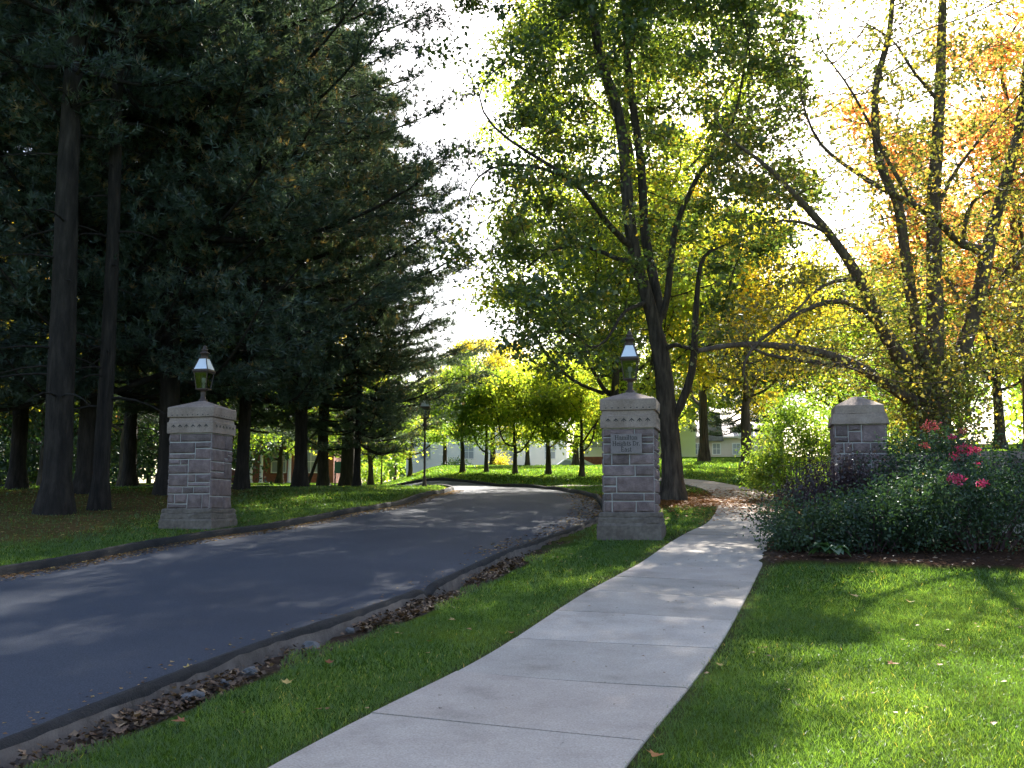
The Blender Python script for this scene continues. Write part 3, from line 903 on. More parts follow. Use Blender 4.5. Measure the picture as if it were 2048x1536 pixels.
# lamp posts in the park
def lamp_post(x, y, h, label):
    root = tag(empty('lamp_post', (x, y, float(T(x, y)) - .02)), label, 'lamp post', 'lamp posts along the drive')
    MB().lathe([(.09, -.05), (.09, .06), (.065, .10), (.055, .32), (.06, .34), (.038, .37), (.034, h - .42), (.045, h - .4), (.034, h - .38)], 10).build('post', M['bronze'], root, True)
    l = empty('lantern_head', (0, 0, h - .42)); l.parent = root; l.scale = (1.25, 1.25, 1.15)
    lantern(None, 0, None, parent=l)
    return root
p = onground(851, 971, 20, 60); lamp_post(-2.95, 36.5, 2.5, 'tall black lamp post on the lawn tip beside the drive bend')
lamp_post(-7.1, 59.0, 2.5, 'small lamp post standing past the bend by the young trees')
lamp_post(-19.0, 79.0, 2.4, 'tiny distant lamp post beside the brick house')
# ------------------------------------------------------------------ trees
def path(pts):
    return [at(u, v, Y) for u, v, Y in pts]

# --- the tall maple behind the name-plate pier
def maple():
    rg = np.random.RandomState(3)
    by = 25.6
    b = at(1346, 1000, by); b[2] = float(T(b[0], by))
    root = tag(empty('maple_tree', b), 'tall green maple with forked dark trunk right behind the name-plate pier', 'tree')
    Y = by
    trunk = [b + np.array([0, 0, -.2])] + path([(1344, 930, Y), (1338, 850, Y), (1326, 740, Y), (1316, 680, Y)])
    paths = [(trunk, .255, .205, None),
             (path([(1316, 680, Y), (1296, 600, Y - .1), (1272, 520, Y - .2), (1258, 440, Y - .3), (1250, 330, Y - .3), (1236, 220, Y - .2), (1205, 130, Y), (1185, 20, Y), (1170, -150, Y), (1165, -420, Y)]), .165, .06, 1),
             (path([(1326, 660, Y), (1308, 560, Y + .3), (1290, 470, Y + .6), (1282, 330, Y + .8), (1262, 180, Y + .9), (1252, 60, Y + 1), (1262, -150, Y + 1.2), (1300, -430, Y + 1.2)]), .125, .05, 1),
             (path([(1330, 640, Y), (1340, 540, Y - .2), (1352, 450, Y - .5), (1385, 375, Y - .8), (1405, 335, Y - 1), (1445, 290, Y - 1.2), (1475, 215, Y - 1.2), (1490, 120, Y - 1.2)]), .09, .022, 1),
             (path([(1262, 500, Y - .2), (1210, 440, Y - 1), (1170, 385, Y - 1.6), (1130, 350, Y - 2), (1050, 300, Y - 2.2), (985, 255, Y - 2.2), (950, 190, Y - 2.2), (905, 120, Y - 2.2)]), .08, .006, 1),
             (path([(1262, 535, Y - .2), (1190, 498, Y + .6), (1110, 496, Y + 1.2), (1040, 545, Y + 1.6)]), .06, .02, 1),
             (path([(1300, 610, Y - .1), (1250, 620, Y - .8), (1215, 680, Y - 1.4), (1180, 700, Y - 1.8)]), .05, .02, 1),
             (path([(1150, 360, Y - 1.8), (1060, 330, Y - 2.0), (980, 335, Y - 2.2), (940, 375, Y - 2.3), (935, 420, Y - 2.3)]), .04, .012, 1),
             (path([(1330, 700, Y), (1352, 686, Y - .3), (1385, 702, Y - .8), (1430, 690, Y - 1.1)]), .06, .025, 1),
             (path([(1338, 850, Y), (1362, 810, Y - .1), (1385, 740, Y - .2), (1392, 620, Y - .3), (1400, 530, Y - .3), (1418, 500, Y - .3)]), .11, .04, 1)]
    N, par, R = seedpaths(paths, .3)
    poly = [(1090, -520), (1060, -60), (1065, 60), (1030, 110), (1015, 170), (1000, 260), (985, 330), (985, 440), (1010, 520), (985, 600), (960, 660), (1010, 735), (1150, 770), (1235, 740), (1260, 640),
            (1300, 690), (1330, 610), (1440, 640), (1480, 560), (1580, 530), (1645, 420), (1630, 300), (1620, 100), (1570, -40), (1420, -420), (1380, -520)]
    A = []
    while len(A) < 2300:
        u, v = rg.uniform(850, 1660), rg.uniform(-760, 770)
        if inpoly(np.array([u]), np.array([max(v, -515)]), poly)[0]:
            w = 1 - min(1, abs(u - 1310) / 380) ** 2
            if v > 560 and u > 1270 and rg.rand() < .75: continue
            dd = rg.uniform(-1, 2.0 if (u < 1230 and v > 400) else 1.25)
            if 1170 < u < 1420 and 60 < v < 700 and dd < .15 and rg.rand() < .72: continue
            dd = dd * (1.4 + 3.6 * math.sqrt(max(w, 0)))
            A.append(at(u, v, Y + dd))
    for _ in range(520): A.append(at(rg.uniform(1080, 1430), rg.uniform(-640, -50), Y + rg.uniform(-1, 5.5)))  # unseen crown above the frame, added to keep the sidewalk in shade
    for _ in range(140): A.append(at(rg.uniform(1370, 1500), rg.uniform(-360, -110), Y + rg.uniform(-.5, 5)))
    for _ in range(90): A.append(at(rg.uniform(1270, 1410), rg.uniform(-60, 170), Y + rg.uniform(1, 5)))
    for _ in range(150): A.append(at(rg.uniform(1350, 1480), rg.uniform(-220, 60), Y + rg.uniform(-1, 4)))
    for _ in range(50): A.append(at(rg.uniform(1430, 1520), rg.uniform(230, 340), Y + rg.uniform(-.5, 3)))  # this and the three lines above fill crown gaps to shade the sidewalk
    for _ in range(60): A.append(at(rg.uniform(900, 1060), rg.uniform(-140, 10), Y + rg.uniform(3, 8)))
    for _ in range(420): A.append(at(rg.uniform(840, 1110), rg.uniform(-560, -45), Y + rg.uniform(-1, 6)))  # this and the line above add overhead crown that shades the drive
    for (u0, u1, v0, v1, n, dp) in ((860, 1000, 50, 130, 34, -2.2), (930, 1010, 130, 170, 14, -2.2), (880, 985, 170, 300, 10, -2.2), (850, 1000, 370, 430, 16, -2.2), (870, 1000, 430, 540, 30, -1.6), (950, 1010, 530, 600, 14, -1)):
        for _ in range(n): A.append(at(rg.uniform(u0, u1), rg.uniform(v0, v1), Y + dp + rg.normal() * .5))
    NN, par = colonize(N, par, np.array(A), .34, 3.0, .5, 80, rng=rg)
    r = radii(par, .0065, 2.35); r = np.minimum(r, .2); n0 = len(N)
    r[:n0] = np.maximum(R, .01)
    z = NN[:n0, 2] - b[2]
    r[:n0] *= 1 + .55 * np.clip(1 - z / .9, 0, 1) ** 2
    for i in range(n0, len(r)):
        if par[i] >= 0: r[i] = min(r[i], r[par[i]] * .85 if par[i] < n0 else r[par[i]])
    r = np.maximum(r, .006)
    NL = NN - b
    mb = MB(); branches(mb, NL, par, r); mb.build('trunk', M['bark'], root, True)
    tips = NL[n0:][r[n0:] < .022]
    k = 180000
    tv = 1029 - FPX * (tips[:, 2] + b[2] - CAM_Z) / (tips[:, 1] + b[1])
    wt = rg.gamma(.38, 1, len(tips)) * np.where(tv < -30, 2.4, 1.0); P = tips[rg.choice(len(tips), k, p=wt / wt.sum())] + rg.normal(size=(k, 3)) * .235 * np.array([1, 1, .5])  # heavier leaf weight above the frame, for denser shade on the ground
    W = P + b
    uu = 1024 + FPX * W[:, 0] / W[:, 1]
    keep = (uu > 1000) | (rg.rand(len(uu)) < .7)
    P = P[keep]
    sn = NL[:n0][::3]; dm = np.full(len(P), 9.0)
    for q in sn: dm = np.minimum(dm, ((P - q) ** 2).sum(1))
    P = P[(dm > .45) | (rg.rand(len(P)) < .25)]
    print('maple nodes', len(NN), 'tips', len(tips))
    crown('crown', P, .112, M['leaf_maple'], root, 4, 'lobed', noise_s=.55, namt=.28, updir=.75, rng=rg)
    return root
maple()

# --- the spreading multi-stemmed tree with sparse orange leaves at the right
def spreading():
    rg = np.random.RandomState(9)
    Y = 23.0
    b = at(1870, 1010, Y); b[2] = float(T(b[0], Y))
    root = tag(empty('spreading_tree', b), 'wide multi-stemmed tree with sparse orange-brown leaves behind the rose bushes', 'tree')
    trunk = [b + np.array([0, 0, -.2])] + path([(1870, 930, Y), (1868, 850, Y), (1866, 770, Y)])
    paths = [(trunk, .48, .40, None),
             (path([(1866, 770, Y), (1870, 640, Y), (1868, 520, Y + .1), (1868, 400, Y + .2), (1876, 260, Y + .2), (1882, 120, Y + .2), (1886, -20, Y + .3), (1890, -250, Y + .3)]), .24, .06, 1),
             (path([(1862, 780, Y), (1832, 660, Y - .3), (1818, 560, Y - .5), (1805, 470, Y - .6), (1795, 400, Y - .6), (1760, 330, Y - .8), (1750, 180, Y - 1), (1780, 60, Y - 1), (1790, -150, Y - 1)]), .17, .04, 1),
             (path([(1880, 800, Y), (1925, 700, Y + .1), (1955, 600, Y + .2), (1975, 500, Y + .3), (1995, 420, Y + .3), (2020, 330, Y + .3), (2045, 220, Y + .4), (2060, 60, Y + .4), (2080, -180, Y + .4)]), .22, .06, 1),
             (path([(1850, 770, Y), (1800, 715, Y - .4), (1762, 650, Y - .9), (1720, 560, Y - 1.4), (1675, 490, Y - 1.7), (1640, 445, Y - 1.9), (1590, 390, Y - 2.2), (1520, 320, Y - 2.4), (1460, 280, Y - 2.5), (1430, 240, Y - 2.5)]), .22, .015, 1),
             (path([(1650, 462, Y - 1.8), (1610, 445, Y - 2.1), (1560, 440, Y - 2.4), (1540, 452, Y - 2.5)]), .05, .01, 1),
             (path([(1860, 820, Y), (1790, 780, Y - .7), (1720, 735, Y - 1.3), (1640, 705, Y - 1.9), (1540, 690, Y - 2.3), (1460, 690, Y - 2.6), (1395, 702, Y - 2.8)]), .17, .05, 1),
             (path([(1720, 735, Y - 1.3), (1650, 726, Y - 2.2), (1560, 715, Y - 2.8), (1500, 700, Y - 3.0)]), .08, .03, 1),
             (path([(1760, 655, Y - .9), (1700, 605, Y - 1.6), (1650, 605, Y - 2.1), (1590, 630, Y - 2.5), (1540, 665, Y - 2.8), (1500, 700, Y - 3.0), (1480, 750, Y - 3)]), .085, .025, 1),
             (path([(1720, 560, Y - 1.4), (1668, 560, Y - 1.8), (1620, 590, Y - 2.2), (1580, 640, Y - 2.4)]), .05, .02, 1),
             (path([(1975, 500, Y + .3), (1925, 490, Y - .2), (1880, 445, Y - .8), (1830, 410, Y - 1.2), (1760, 375, Y - 1.6), (1690, 330, Y - 2), (1640, 290, Y - 2.2), (1610, 225, Y - 2.3), (1590, 130, Y - 2.4)]), .12, .012, 1),
             (path([(1830, 410, Y - 1.2), (1780, 330, Y - 1.4), (1740, 250, Y - 1.6), (1690, 160, Y - 1.8), (1640, 100, Y - 1.9)]), .06, .02, 1),
             (path([(1925, 490, Y - .2), (1935, 420, Y - .6), (1960, 390, Y - .9), (2030, 360, Y - 1.3)]), .06, .03, 1),
             (path([(1868, 440, Y + .2), (1900, 360, Y), (1950, 290, Y - .2), (1985, 250, Y - .3)]), .06, .03, 1),
             (path([(1875, 190, Y + .2), (1830, 150, Y), (1780, 70, Y - .2), (1720, 50, Y - .5)]), .05, .02, 1),
             (path([(1955, 610, Y + .2), (1995, 570, Y - .2), (2040, 500, Y - .6), (2100, 460, Y - .8)]), .08, .03, 1)]
    N, par, R = seedpaths(paths, .28)
    poly = [(1360, 660), (1480, 800), (1640, 770), (1800, 850), (1960, 850), (2160, 700), (2220, 200), (2160, -500), (1720, -500), (1580, -60), (1440, 180), (1400, 330), (1560, 480), (1480, 600)]
    A = []
    while len(A) < 3800:
        u, v = rg.uniform(1340, 2240), rg.uniform(-620, 850)
        if inpoly(np.array([u]), np.array([max(v, -495)]), poly)[0]:
            w = 1 - min(1, abs(u - 1850) / 470) ** 2
            A.append(at(u, v, Y + rg.uniform(-1, .8) * (1.8 + 2.6 * math.sqrt(max(w, 0)))))
    NN, par = colonize(N, par, np.array(A), .26, 2.6, .36, 110, up=.05, rng=rg)
    r = radii(par, .0065, 2.35); n0 = len(N); r = np.minimum(r, .2)
    r[:n0] = np.maximum(R * .82, .010)
    z = NN[:n0, 2] - b[2]
    r[:n0] *= 1 + .45 * np.clip(1 - z / .8, 0, 1) ** 2
    for i in range(n0, len(r)):
        if par[i] >= 0: r[i] = min(r[i], r[par[i]] * .8 if par[i] < n0 else r[par[i]])
    r = np.maximum(r, .006)
    NL = NN - b
    mb = MB(); branches(mb, NL, par, r); mb.build('trunk', M['bark_warm'], root, True)
    tips = NL[n0:][r[n0:] < .03]
    k = 58000
    wt = rg.gamma(.5, 1, len(tips)); P = tips[rg.choice(len(tips), k, p=wt / wt.sum())] + rg.normal(size=(k, 3)) * .23 * np.array([1, 1, .5])
    W = P + b
    vv = 1029 - FPX * (W[:, 2] - CAM_Z) / W[:, 1]; uu = 1024 + FPX * W[:, 0] / W[:, 1]
    keep = rg.rand(k) < np.interp(vv, [-600, 0, 350, 600], [.9, .85, .95, 1]) * np.where((vv < 520) & (uu > 1540) & (uu < 1760), .4, 1)
    P = P[keep]
    # leafy shoots low on the trunk
    q = 5200
    a = rg.rand(q) * 6.28; h = rg.uniform(.8, 3.3, q); rr = .45 + np.abs(rg.normal(size=q)) * .38
    E = np.stack([rr * np.cos(a) + .1, rr * np.sin(a), h], 1)
    P = np.concatenate([P, E])
    print('spreading nodes', len(NN), 'tips', len(tips))
    crown('crown', P, .08, M['leaf_sparse'], root, 6, 'lobed', noise_s=.5, namt=.3, updir=.6, rng=rg)
    return root
spreading()

# --- white pines
def pine_proto(name, h, base_h, blen, seed, nwhorl, per, tuft_n, trunk_r, droop=.0, dead=6):
    rg = np.random.RandomState(seed)
    root = empty(name)
    mb = MB()
    zz = np.linspace(-.2, h, 26)
    tr = trunk_r * (1 - .88 * np.clip(zz / h, 0, 1) ** 1.1) * (1 + .6 * np.clip(1 - zz / .8, 0, 1) ** 2)
    wob = np.stack([.05 * np.sin(zz * .5 + seed), .05 * np.cos(zz * .43 + seed), zz], 1)
    mb.tube(wob, tr, 14, .12)
    tp, td = [], []
    levels = base_h + (h - base_h - .4) * (np.linspace(0, 1, nwhorl) ** .92)
    for li, z in enumerate(levels):
        f = (z - base_h) / (h - base_h)
        L0 = blen * (1 - f ** 1.6) * (.75 + .45 * min(1, f * 5)) + .5
        a0 = rg.rand() * 6.28
        for k in range(per):
            a = a0 + 6.28 * k / per + rg.normal() * .25
            L = L0 * rg.uniform(.55, 1.05) * (1.18 if rg.rand() < .2 else 1)
            t = np.linspace(0, 1, 9)
            rise = rg.uniform(-.08, .12) + .18 * f
            sag = rg.uniform(.10, .22) * L * (1 - f)
            dirv = np.array([math.cos(a), math.sin(a)])
            side = np.array([-dirv[1], dirv[0]])
            cur = rg.normal() * .12
            B = np.stack([dirv[0] * t * L + side[0] * cur * L * t ** 2, dirv[1] * t * L + side[1] * cur * L * t ** 2, z + rise * L * t - sag * np.sin(t * math.pi) + .10 * L * t ** 3], 1)
            r0 = .018 + .011 * L
            mb.tube(B, r0 * (1 - .85 * t) + .004, 5)
            ns = int(6 + L * 4.2)
            for q in range(ns):
                tt = rg.uniform(.22, 1.0)
                o = np.array([np.interp(tt, t, B[:, c]) for c in range(3)])
                sgn = 1 if rg.rand() < .5 else -1
                sa = a + sgn * rg.uniform(.5, 1.1)
                sl = L * .30 * (1.1 - tt * .5) * rg.uniform(.6, 1.2) + .2
                dv = np.array([math.cos(sa), math.sin(sa), rg.uniform(-.05, .35)])
                S = np.stack([o, o + dv * sl * .5 + np.array([0, 0, -.03 * sl]), o + dv * sl + np.array([0, 0, .04 * sl])])
                mb.tube(S, [.009, .007, .004], 3)
                m = int(4 + sl * 8)
                w = rg.uniform(.2, 1.08, m)
                pp = o + dv * sl * w[:, None] + rg.normal(size=(m, 3)) * np.array([.11, .11, .06])
                tp.append(pp); td.append(dv + rg.normal(size=(m, 3)) * .45 + np.array([0, 0, .35]))
    for k in range(dead):
        z = rg.uniform(2.0, base_h + 1.5); a = rg.rand() * 6.28; L = rg.uniform(.8, 2.8)
        t = np.linspace(0, 1, 5)
        mb.tube(np.stack([np.cos(a) * t * L, np.sin(a) * t * L, z + .1 * L * t - .25 * L * t ** 2], 1), .028 * (1 - .8 * t), 4)
    mb.build('trunk', M['bark_pine'], root, True)
    TP = np.concatenate(tp); TD = np.concatenate(td); TD /= np.linalg.norm(TD, axis=1, keepdims=True)
    nT = len(TP); K = tuft_n
    D = TD[:, None, :] + rg.normal(size=(nT, K, 3)) * .62
    D /= np.linalg.norm(D, axis=2, keepdims=True)
    Ln = rg.uniform(.12, .22, (nT, K, 1))
    sv = np.cross(D, rg.normal(size=(nT, K, 3))); sv /= np.maximum(np.linalg.norm(sv, axis=2, keepdims=True), 1e-6)
    wd = .0135
    O = TP[:, None, :] + D * .012
    V = np.stack([O - sv * wd, O + sv * wd, O + D * Ln], 2).reshape(-1, 3)
    F = np.arange(len(V)).reshape(-1, 3)
    rr = np.clip(.45 + .25 * vnoise(TP, .7, seed) + rg.normal(size=nT) * .16 + (rg.rand(nT) < .10) * .42, 0, 1)
    crown_o = mk('crown', V, F, M['needle'], root, attr={'rnd': np.repeat(rr, K * 3)})
    print(name, 'tufts', nT, 'tris', len(F))
    return root

GP = 'white pines on the lawn across the drive'
pa = pine_proto('pine_tree', 21, 3.1, 6.3, 21, 24, 6, 9, .27, dead=4)
pb = pine_proto('pine_tree', 21, 9.3, 4.6, 33, 15, 5, 9, .29, dead=26)
def gp(u, Y): x = (u - 1024) / FPX * Y * 1.0; return (x, Y, float(T(x, Y)))
tag(pa, 'broad dark pine whose lowest boughs hang beside the lantern across the drive', 'tree', GP); pa.location = gp(336, 27.0); pa.rotation_euler.z = .4
tag(pb, 'thickest pine trunk with flared base at the edge of the lawn', 'tree', GP); pb.location = gp(112, 21.6); pb.rotation_euler.z = 1.0
pine_spots = [(pb, 204, 22.6, 2.2, (.6, .6, 1.0), 'slim straight pine trunk just beside the thickest one'),
              (pa, 486, 30.5, 2.6, (.66, .66, 1.0), 'tall dark pine behind the pier, its crown against the open sky'),
              (pa, 716, 35.0, 4.1, (.44, .44, .46), 'smaller pine with rough leaning trunk near the drive bend'),
              (pb, 600, 33.5, .7, (.72, .72, .95), 'pine in front of the brick house'),
              (pa, 648, 39.0, 5.3, (.75, .75, .8), 'pine just before the leaning bare stem'),
              (pb, 697, 41.0, 3.3, (.9, .9, .8), 'thick dark pine trunk hiding the edge of the green sign'),
              (pa, 170, 27.5, 1.6, (.85, .85, .95), 'pine half hidden behind the slim straight pine'),
              (pb, 40, 31.0, 4.4, (.8, .8, .95), 'dim pine far back at the picture edge'),
              (pa, -140, 27.0, .2, (.95, .95, 1.0), 'dark pine whose boughs reach in past the picture edge'),
              (pb, 262, 36.0, 5.0, (.8, .8, .9), 'distant pine seen between the slim trunk and the pier'),
              (pa, 420, 40.0, 3.9, (.9, .9, .95), 'distant pine right behind the pier by the pines')]
for proto, u, Y, rz, sc, lab in pine_spots:
    place_copy(proto, gp(u, Y), rz, sc, lab)

# leaning bare stem between the pines
ls = tag(empty('leaning_stem', gp(612, 38)), 'thin dark stem leaning between the pine trunks', 'tree')
MB().tube([(0, 0, -.1), (.35, 0, .9), (.62, .1, 1.7), (.75, .1, 2.6), (.7, .1, 3.6)], [.07, .06, .05, .04, .02], 6).build('trunk', M['bark_pine'], ls, True)

# --- young trees on the bank past the bend
GY = 'young trees on the sunny bank'
y1 = deciduous('young_tree', (0, 0, 0), 5.4, 2.0, 3.2, 2.1, 12000, .13, M['leaf_lime'], M['bark'], .12, 'x', 'tree', GY, 51, 300, .2, D=.28, dk=.5, spread=.28)
y2 = deciduous('young_tree', (0, 0, 0), 5.2, 2.1, 3.1, 2.0, 12000, .13, M['leaf_lime'], M['bark'], .11, 'x', 'tree', GY, 52, 300, .18, D=.28, dk=.5, spread=.28)
first = {id(y1): True, id(y2): True}
for k, (pr, u, Y, sc, rz, lm, lab) in enumerate([
        (y1, 925, 47, (.95, .95, 1.0), 0.3, 'leaf_fresh', 'young tree nearest the lamp post on the sunny bank'),
        (y2, 973, 47.3, (.9, .9, .92), 1.9, 'leaf_fresh', 'young tree second from the lamp post on the sunny bank'),
        (y2, 1031, 46.5, (1.0, 1.0, .95), 4.0, 'leaf_lime', 'young forked tree in the middle of the row on the bank'),
        (y1, 1097, 46.3, (1.05, 1.05, 1.02), 2.4, 'leaf_lime', 'young tree with straight dark trunk on the bank, fourth from the lamp post'),
        (y2, 1163, 45.0, (1.1, 1.1, 1.1), 5.2, 'leaf_lime', 'young tree partly hidden behind the name-plate pier'),
        (y1, 1055, 60, (1.1, 1.1, 1.15), 3.3, 'leaf_lime', 'young tree standing behind the row on the bank'),
        (y1, 742, 52, (1.2, 1.2, 1.1), 1.1, 'leaf_fresh', 'bushy young tree just beyond the small lamp post'),
        (y2, 820, 58, (1.15, 1.15, .95), .2, 'leaf_lime', 'bright young tree beside the end of the white house')]):
    loc = gp(u, Y)
    if first.pop(id(pr), None):
        o = pr; o.location = loc; o.rotation_euler = (0, 0, rz); o.scale = sc; o["label"] = lab
        for ch in o.children:
            if ch.name.split('.')[0] == 'crown': setmat(ch, M[lm])
    else: place_copy(pr, loc, rz, sc, lab, M[lm])

# --- larger background trees, three kinds copied
GB = 'autumn trees in the background'
b1 = deciduous('broadleaf_tree', (0, 0, 0), 11, 4.2, 7.2, 4.3, 26000, .18, M['leaf_yellow'], M['bark'], .26, 'x', 'tree', GB, 61, 420, .24, D=.45, dk=.8)
b2 = deciduous('broadleaf_tree', (0, 0, 0), 12, 4.5, 7.6, 4.6, 26000, .18, M['leaf_orange'], M['bark_warm'], .28, 'x', 'tree', GB, 62, 420, .22, D=.45, dk=.8)
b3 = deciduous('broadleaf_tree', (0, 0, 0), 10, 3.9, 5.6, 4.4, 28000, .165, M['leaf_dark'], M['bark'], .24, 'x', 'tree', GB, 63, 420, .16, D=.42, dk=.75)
first = {id(b1): True, id(b2): True, id(b3): True}
bg = [(b3, 1150, 74.0, 1.0, .3, 'leaf_fresh', 'bark', 'green tree behind the white houses, above the young trees'),
      (b1, 1232, 37.5, 1.0, 2.0, 'leaf_lime', 'bark', 'yellow-green tree close behind the trunk of the forked maple'),
      (b2, 1408, 52, (.85, .85, 1.35), 1.2, 'leaf_yellow', 'bark', 'golden tree with thick trunk on the lawn before the gabled house'),
      (b1, 1492, 40, .85, 4.1, 'leaf_yellow', 'bark_warm', 'tree with sunlit trunk beside the bright bush'),
      (b3, 1560, 62, 1.1, 1.1, 'leaf_sage', 'bark', 'grey-green tree far behind the long low limb'),
      (b2, 2070, 38, 1.3, .4, 'leaf_orange', 'bark_warm', 'tall bright orange tree at the upper picture corner'),
      (b1, 2000, 46, .95, 3.0, 'leaf_lime', 'bark', 'bright yellow-green tree past the low wall'),
      (b3, 1690, 52, .95, 2.2, 'leaf_lime', 'bark', 'green tree behind the pier without lantern'),
      (b1, 1800, 60, 1.0, 5.0, 'leaf_fresh', 'bark', 'pale green tree seen through the stems of the spreading tree'),
      (b2, 2130, 50, .9, 2.7, 'leaf_yellow', 'bark', 'yellow tree at the picture edge past the low wall'),
      (b1, 890, 84, .72, 1.4, 'leaf_lime', 'bark', 'light green tree over the end of the white house'),
      (b1, 985, 80, .9, 3.4, 'leaf_yellow', 'bark', 'yellowish tree rising behind the young trees'),
      (b3, 560, 66, .9, .9, 'leaf_fresh', 'bark', 'green tree behind the brick house'),
      (b2, 690, 68, .8, 2.1, 'leaf_yellow', 'bark', 'yellow tree behind the green sign board'),
      (b1, 250, 46, .9, 5.5, 'leaf_lime', 'bark', 'sunlit green tree glimpsed between the pines and the pier'),
      (b2, 330, 58, 1.15, .5, 'leaf_orange', 'bark', 'orange tree glimpsed high between the pines'),
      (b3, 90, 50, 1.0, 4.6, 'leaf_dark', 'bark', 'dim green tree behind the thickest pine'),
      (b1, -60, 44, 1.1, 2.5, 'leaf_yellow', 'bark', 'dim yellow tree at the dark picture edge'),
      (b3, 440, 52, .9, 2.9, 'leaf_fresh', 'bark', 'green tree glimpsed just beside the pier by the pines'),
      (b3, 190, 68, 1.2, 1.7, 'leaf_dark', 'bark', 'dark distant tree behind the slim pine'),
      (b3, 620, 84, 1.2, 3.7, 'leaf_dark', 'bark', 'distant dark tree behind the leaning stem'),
      (b1, -10, 66, 1.3, .9, 'leaf_fresh', 'bark', 'distant green tree in the darkest corner of the wood'),
      (b3, 1330, 74, 1.1, .6, 'leaf_lime', 'bark', 'tree far behind the forked maple'),
      (b3, 1900, 70, 1.2, 2.6, 'leaf_fresh', 'bark', 'distant green tree behind the spreading tree trunk'),
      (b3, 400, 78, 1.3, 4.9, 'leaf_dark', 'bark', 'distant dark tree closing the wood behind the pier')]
for pr, u, Y, sc, rz, lm, bm, lab in bg:
    loc = gp(u, Y)
    if first.pop(id(pr), None):
        o = pr; o.location = loc; o.rotation_euler = (0, 0, rz); o.scale = sc if isinstance(sc, tuple) else (sc, sc, sc); o["label"] = lab
        for ch in o.children: setmat(ch, M[lm] if ch.name.split('.')[0] == 'crown' else M[bm])
    else: place_copy(pr, loc, rz, sc, lab, M[lm], M[bm])
deciduous('broadleaf_tree', gp(1250, 42.5), 28, 5.7, 17.0, 11.0, 78000, .165, M['leaf_lime'], M['bark'], .3, 'very tall yellow-green tree behind the crown of the forked maple, added to shade the drive', 'tree', GB, 64, 950, .22, D=.5, dk=.8, spread=.5)  # tall crown, top out of view, added to block sun from the drive
# far pine beside the gabled house
place_copy(pa, gp(1490, 74), 1.3, (.66, .66, .7), 'blue-green pine with level boughs before the gabled house')

# far wood closing the view
def far_wood(zones, kn, lsz, mat, label, seed, hr=None):
    rg = np.random.RandomState(seed)
    V, F, R = [], [], []; n = 0
    tr = MB()
    for x0, x1, y0, y1, num in zones:
        for _ in range(num):
            x, y = rg.uniform(x0, x1), rg.uniform(y0, y1); z = float(T(x, y)); h = rg.uniform(7, 13) if x0 not in (-12, -34) else rg.uniform(4, 7)
            if hr: h = rg.uniform(*hr)
            k = kn
            a = rg.normal(size=(k, 3)); a /= np.linalg.norm(a, axis=1, keepdims=True)
            P = np.array([x, y, z + h * .5]) + a * (rg.rand(k, 1) ** .4) * np.array([h * .36, h * .36, h * .5]) * (1 + .3 * np.sin(a[:, :1] * 7 + x))
            v, f, li = leaves(P, lsz, shape='oval', rng=rg)
            V.append(v); F.append(f + n); n += len(v); R.append(np.clip(rg.rand(k) * .7 + rg.rand() * .3, 0, 1)[li])
            if not hr: tr.tube([(x, y, z - .2), (x + rg.normal() * .2, y, z + h * .5)], [.2, .1], 5)
    o = mk('far_wood', np.concatenate(V), np.concatenate(F), mat, attr={'rnd': np.concatenate(R)})
    tag(o, label, 'woodland', kind='stuff')
    if not hr: tr.build('far_trunks', M['bark'], o)
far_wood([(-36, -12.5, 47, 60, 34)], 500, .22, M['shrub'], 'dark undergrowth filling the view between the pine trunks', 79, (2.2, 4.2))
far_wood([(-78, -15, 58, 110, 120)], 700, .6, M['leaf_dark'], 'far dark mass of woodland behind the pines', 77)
far_wood([(-34, -8, 108, 125, 26), (30, 80, 70, 120, 30), (-12, 30, 125, 160, 16)], 420, .75, M['leaf_fresh'], 'far mass of autumn woodland behind the houses and the low wall', 78)
# ------------------------------------------------------------------ shrubs and flowers
def shrub(name, label, base, lobes, n, size, lm, seed, group=None, shape='oval', cat='shrub', droop=.4, updir=.5, shell=.45, stems=24, sm='twig_purple', outw=.0, arch=0.0):
    """lobes: list of (dx,dy,cz,rx,ry,rz) relative to base"""
    rg = np.random.RandomState(seed)
    root = tag(empty(name, base), label, cat, group)
    lo = np.array(lobes, float); vol = (lo[:, 3] * lo[:, 4] * lo[:, 5]) ** .75; pick = rg.choice(len(lo), n, p=vol / vol.sum())
    a = rg.normal(size=(n, 3)); a /= np.linalg.norm(a, axis=1, keepdims=True)
    bump = 1 + .22 * np.sin(a[:, 0] * 9 + pick) * np.sin(a[:, 1] * 8 + 2 * pick) + .16 * np.sin(a[:, 2] * 13 + a[:, 0] * 7)
    P = lo[pick, :3] + a * (rg.rand(n, 1) ** shell) * lo[pick, 3:] * bump[:, None] + rg.normal(size=(n, 3)) * .03
    gz = T(P[:, 0] + base[0], P[:, 1] + base[1]) - base[2]
    P = P[P[:, 2] > gz + .03]
    mb = MB()
    for k in range(stems):
        q = P[rg.randint(len(P))]; s0 = np.array([q[0] * .25, q[1] * .25, -.05]); 
        md = s0 * .4 + q * .6 + np.array([0, 0, .2 + arch * .3])
        mb.tube(catmull([s0, md, q], .15), np.linspace(.012, .003, len(catmull([s0, md, q], .15))), 4)
    mb.build('stems', M[sm], root, True)
    crown('foliage', P, size, M[lm], root, seed, shape, noise_s=2.0, namt=.28, rng=rg, droop=droop, updir=updir, out=(a[:len(P)] * outw if outw else None))
    return root

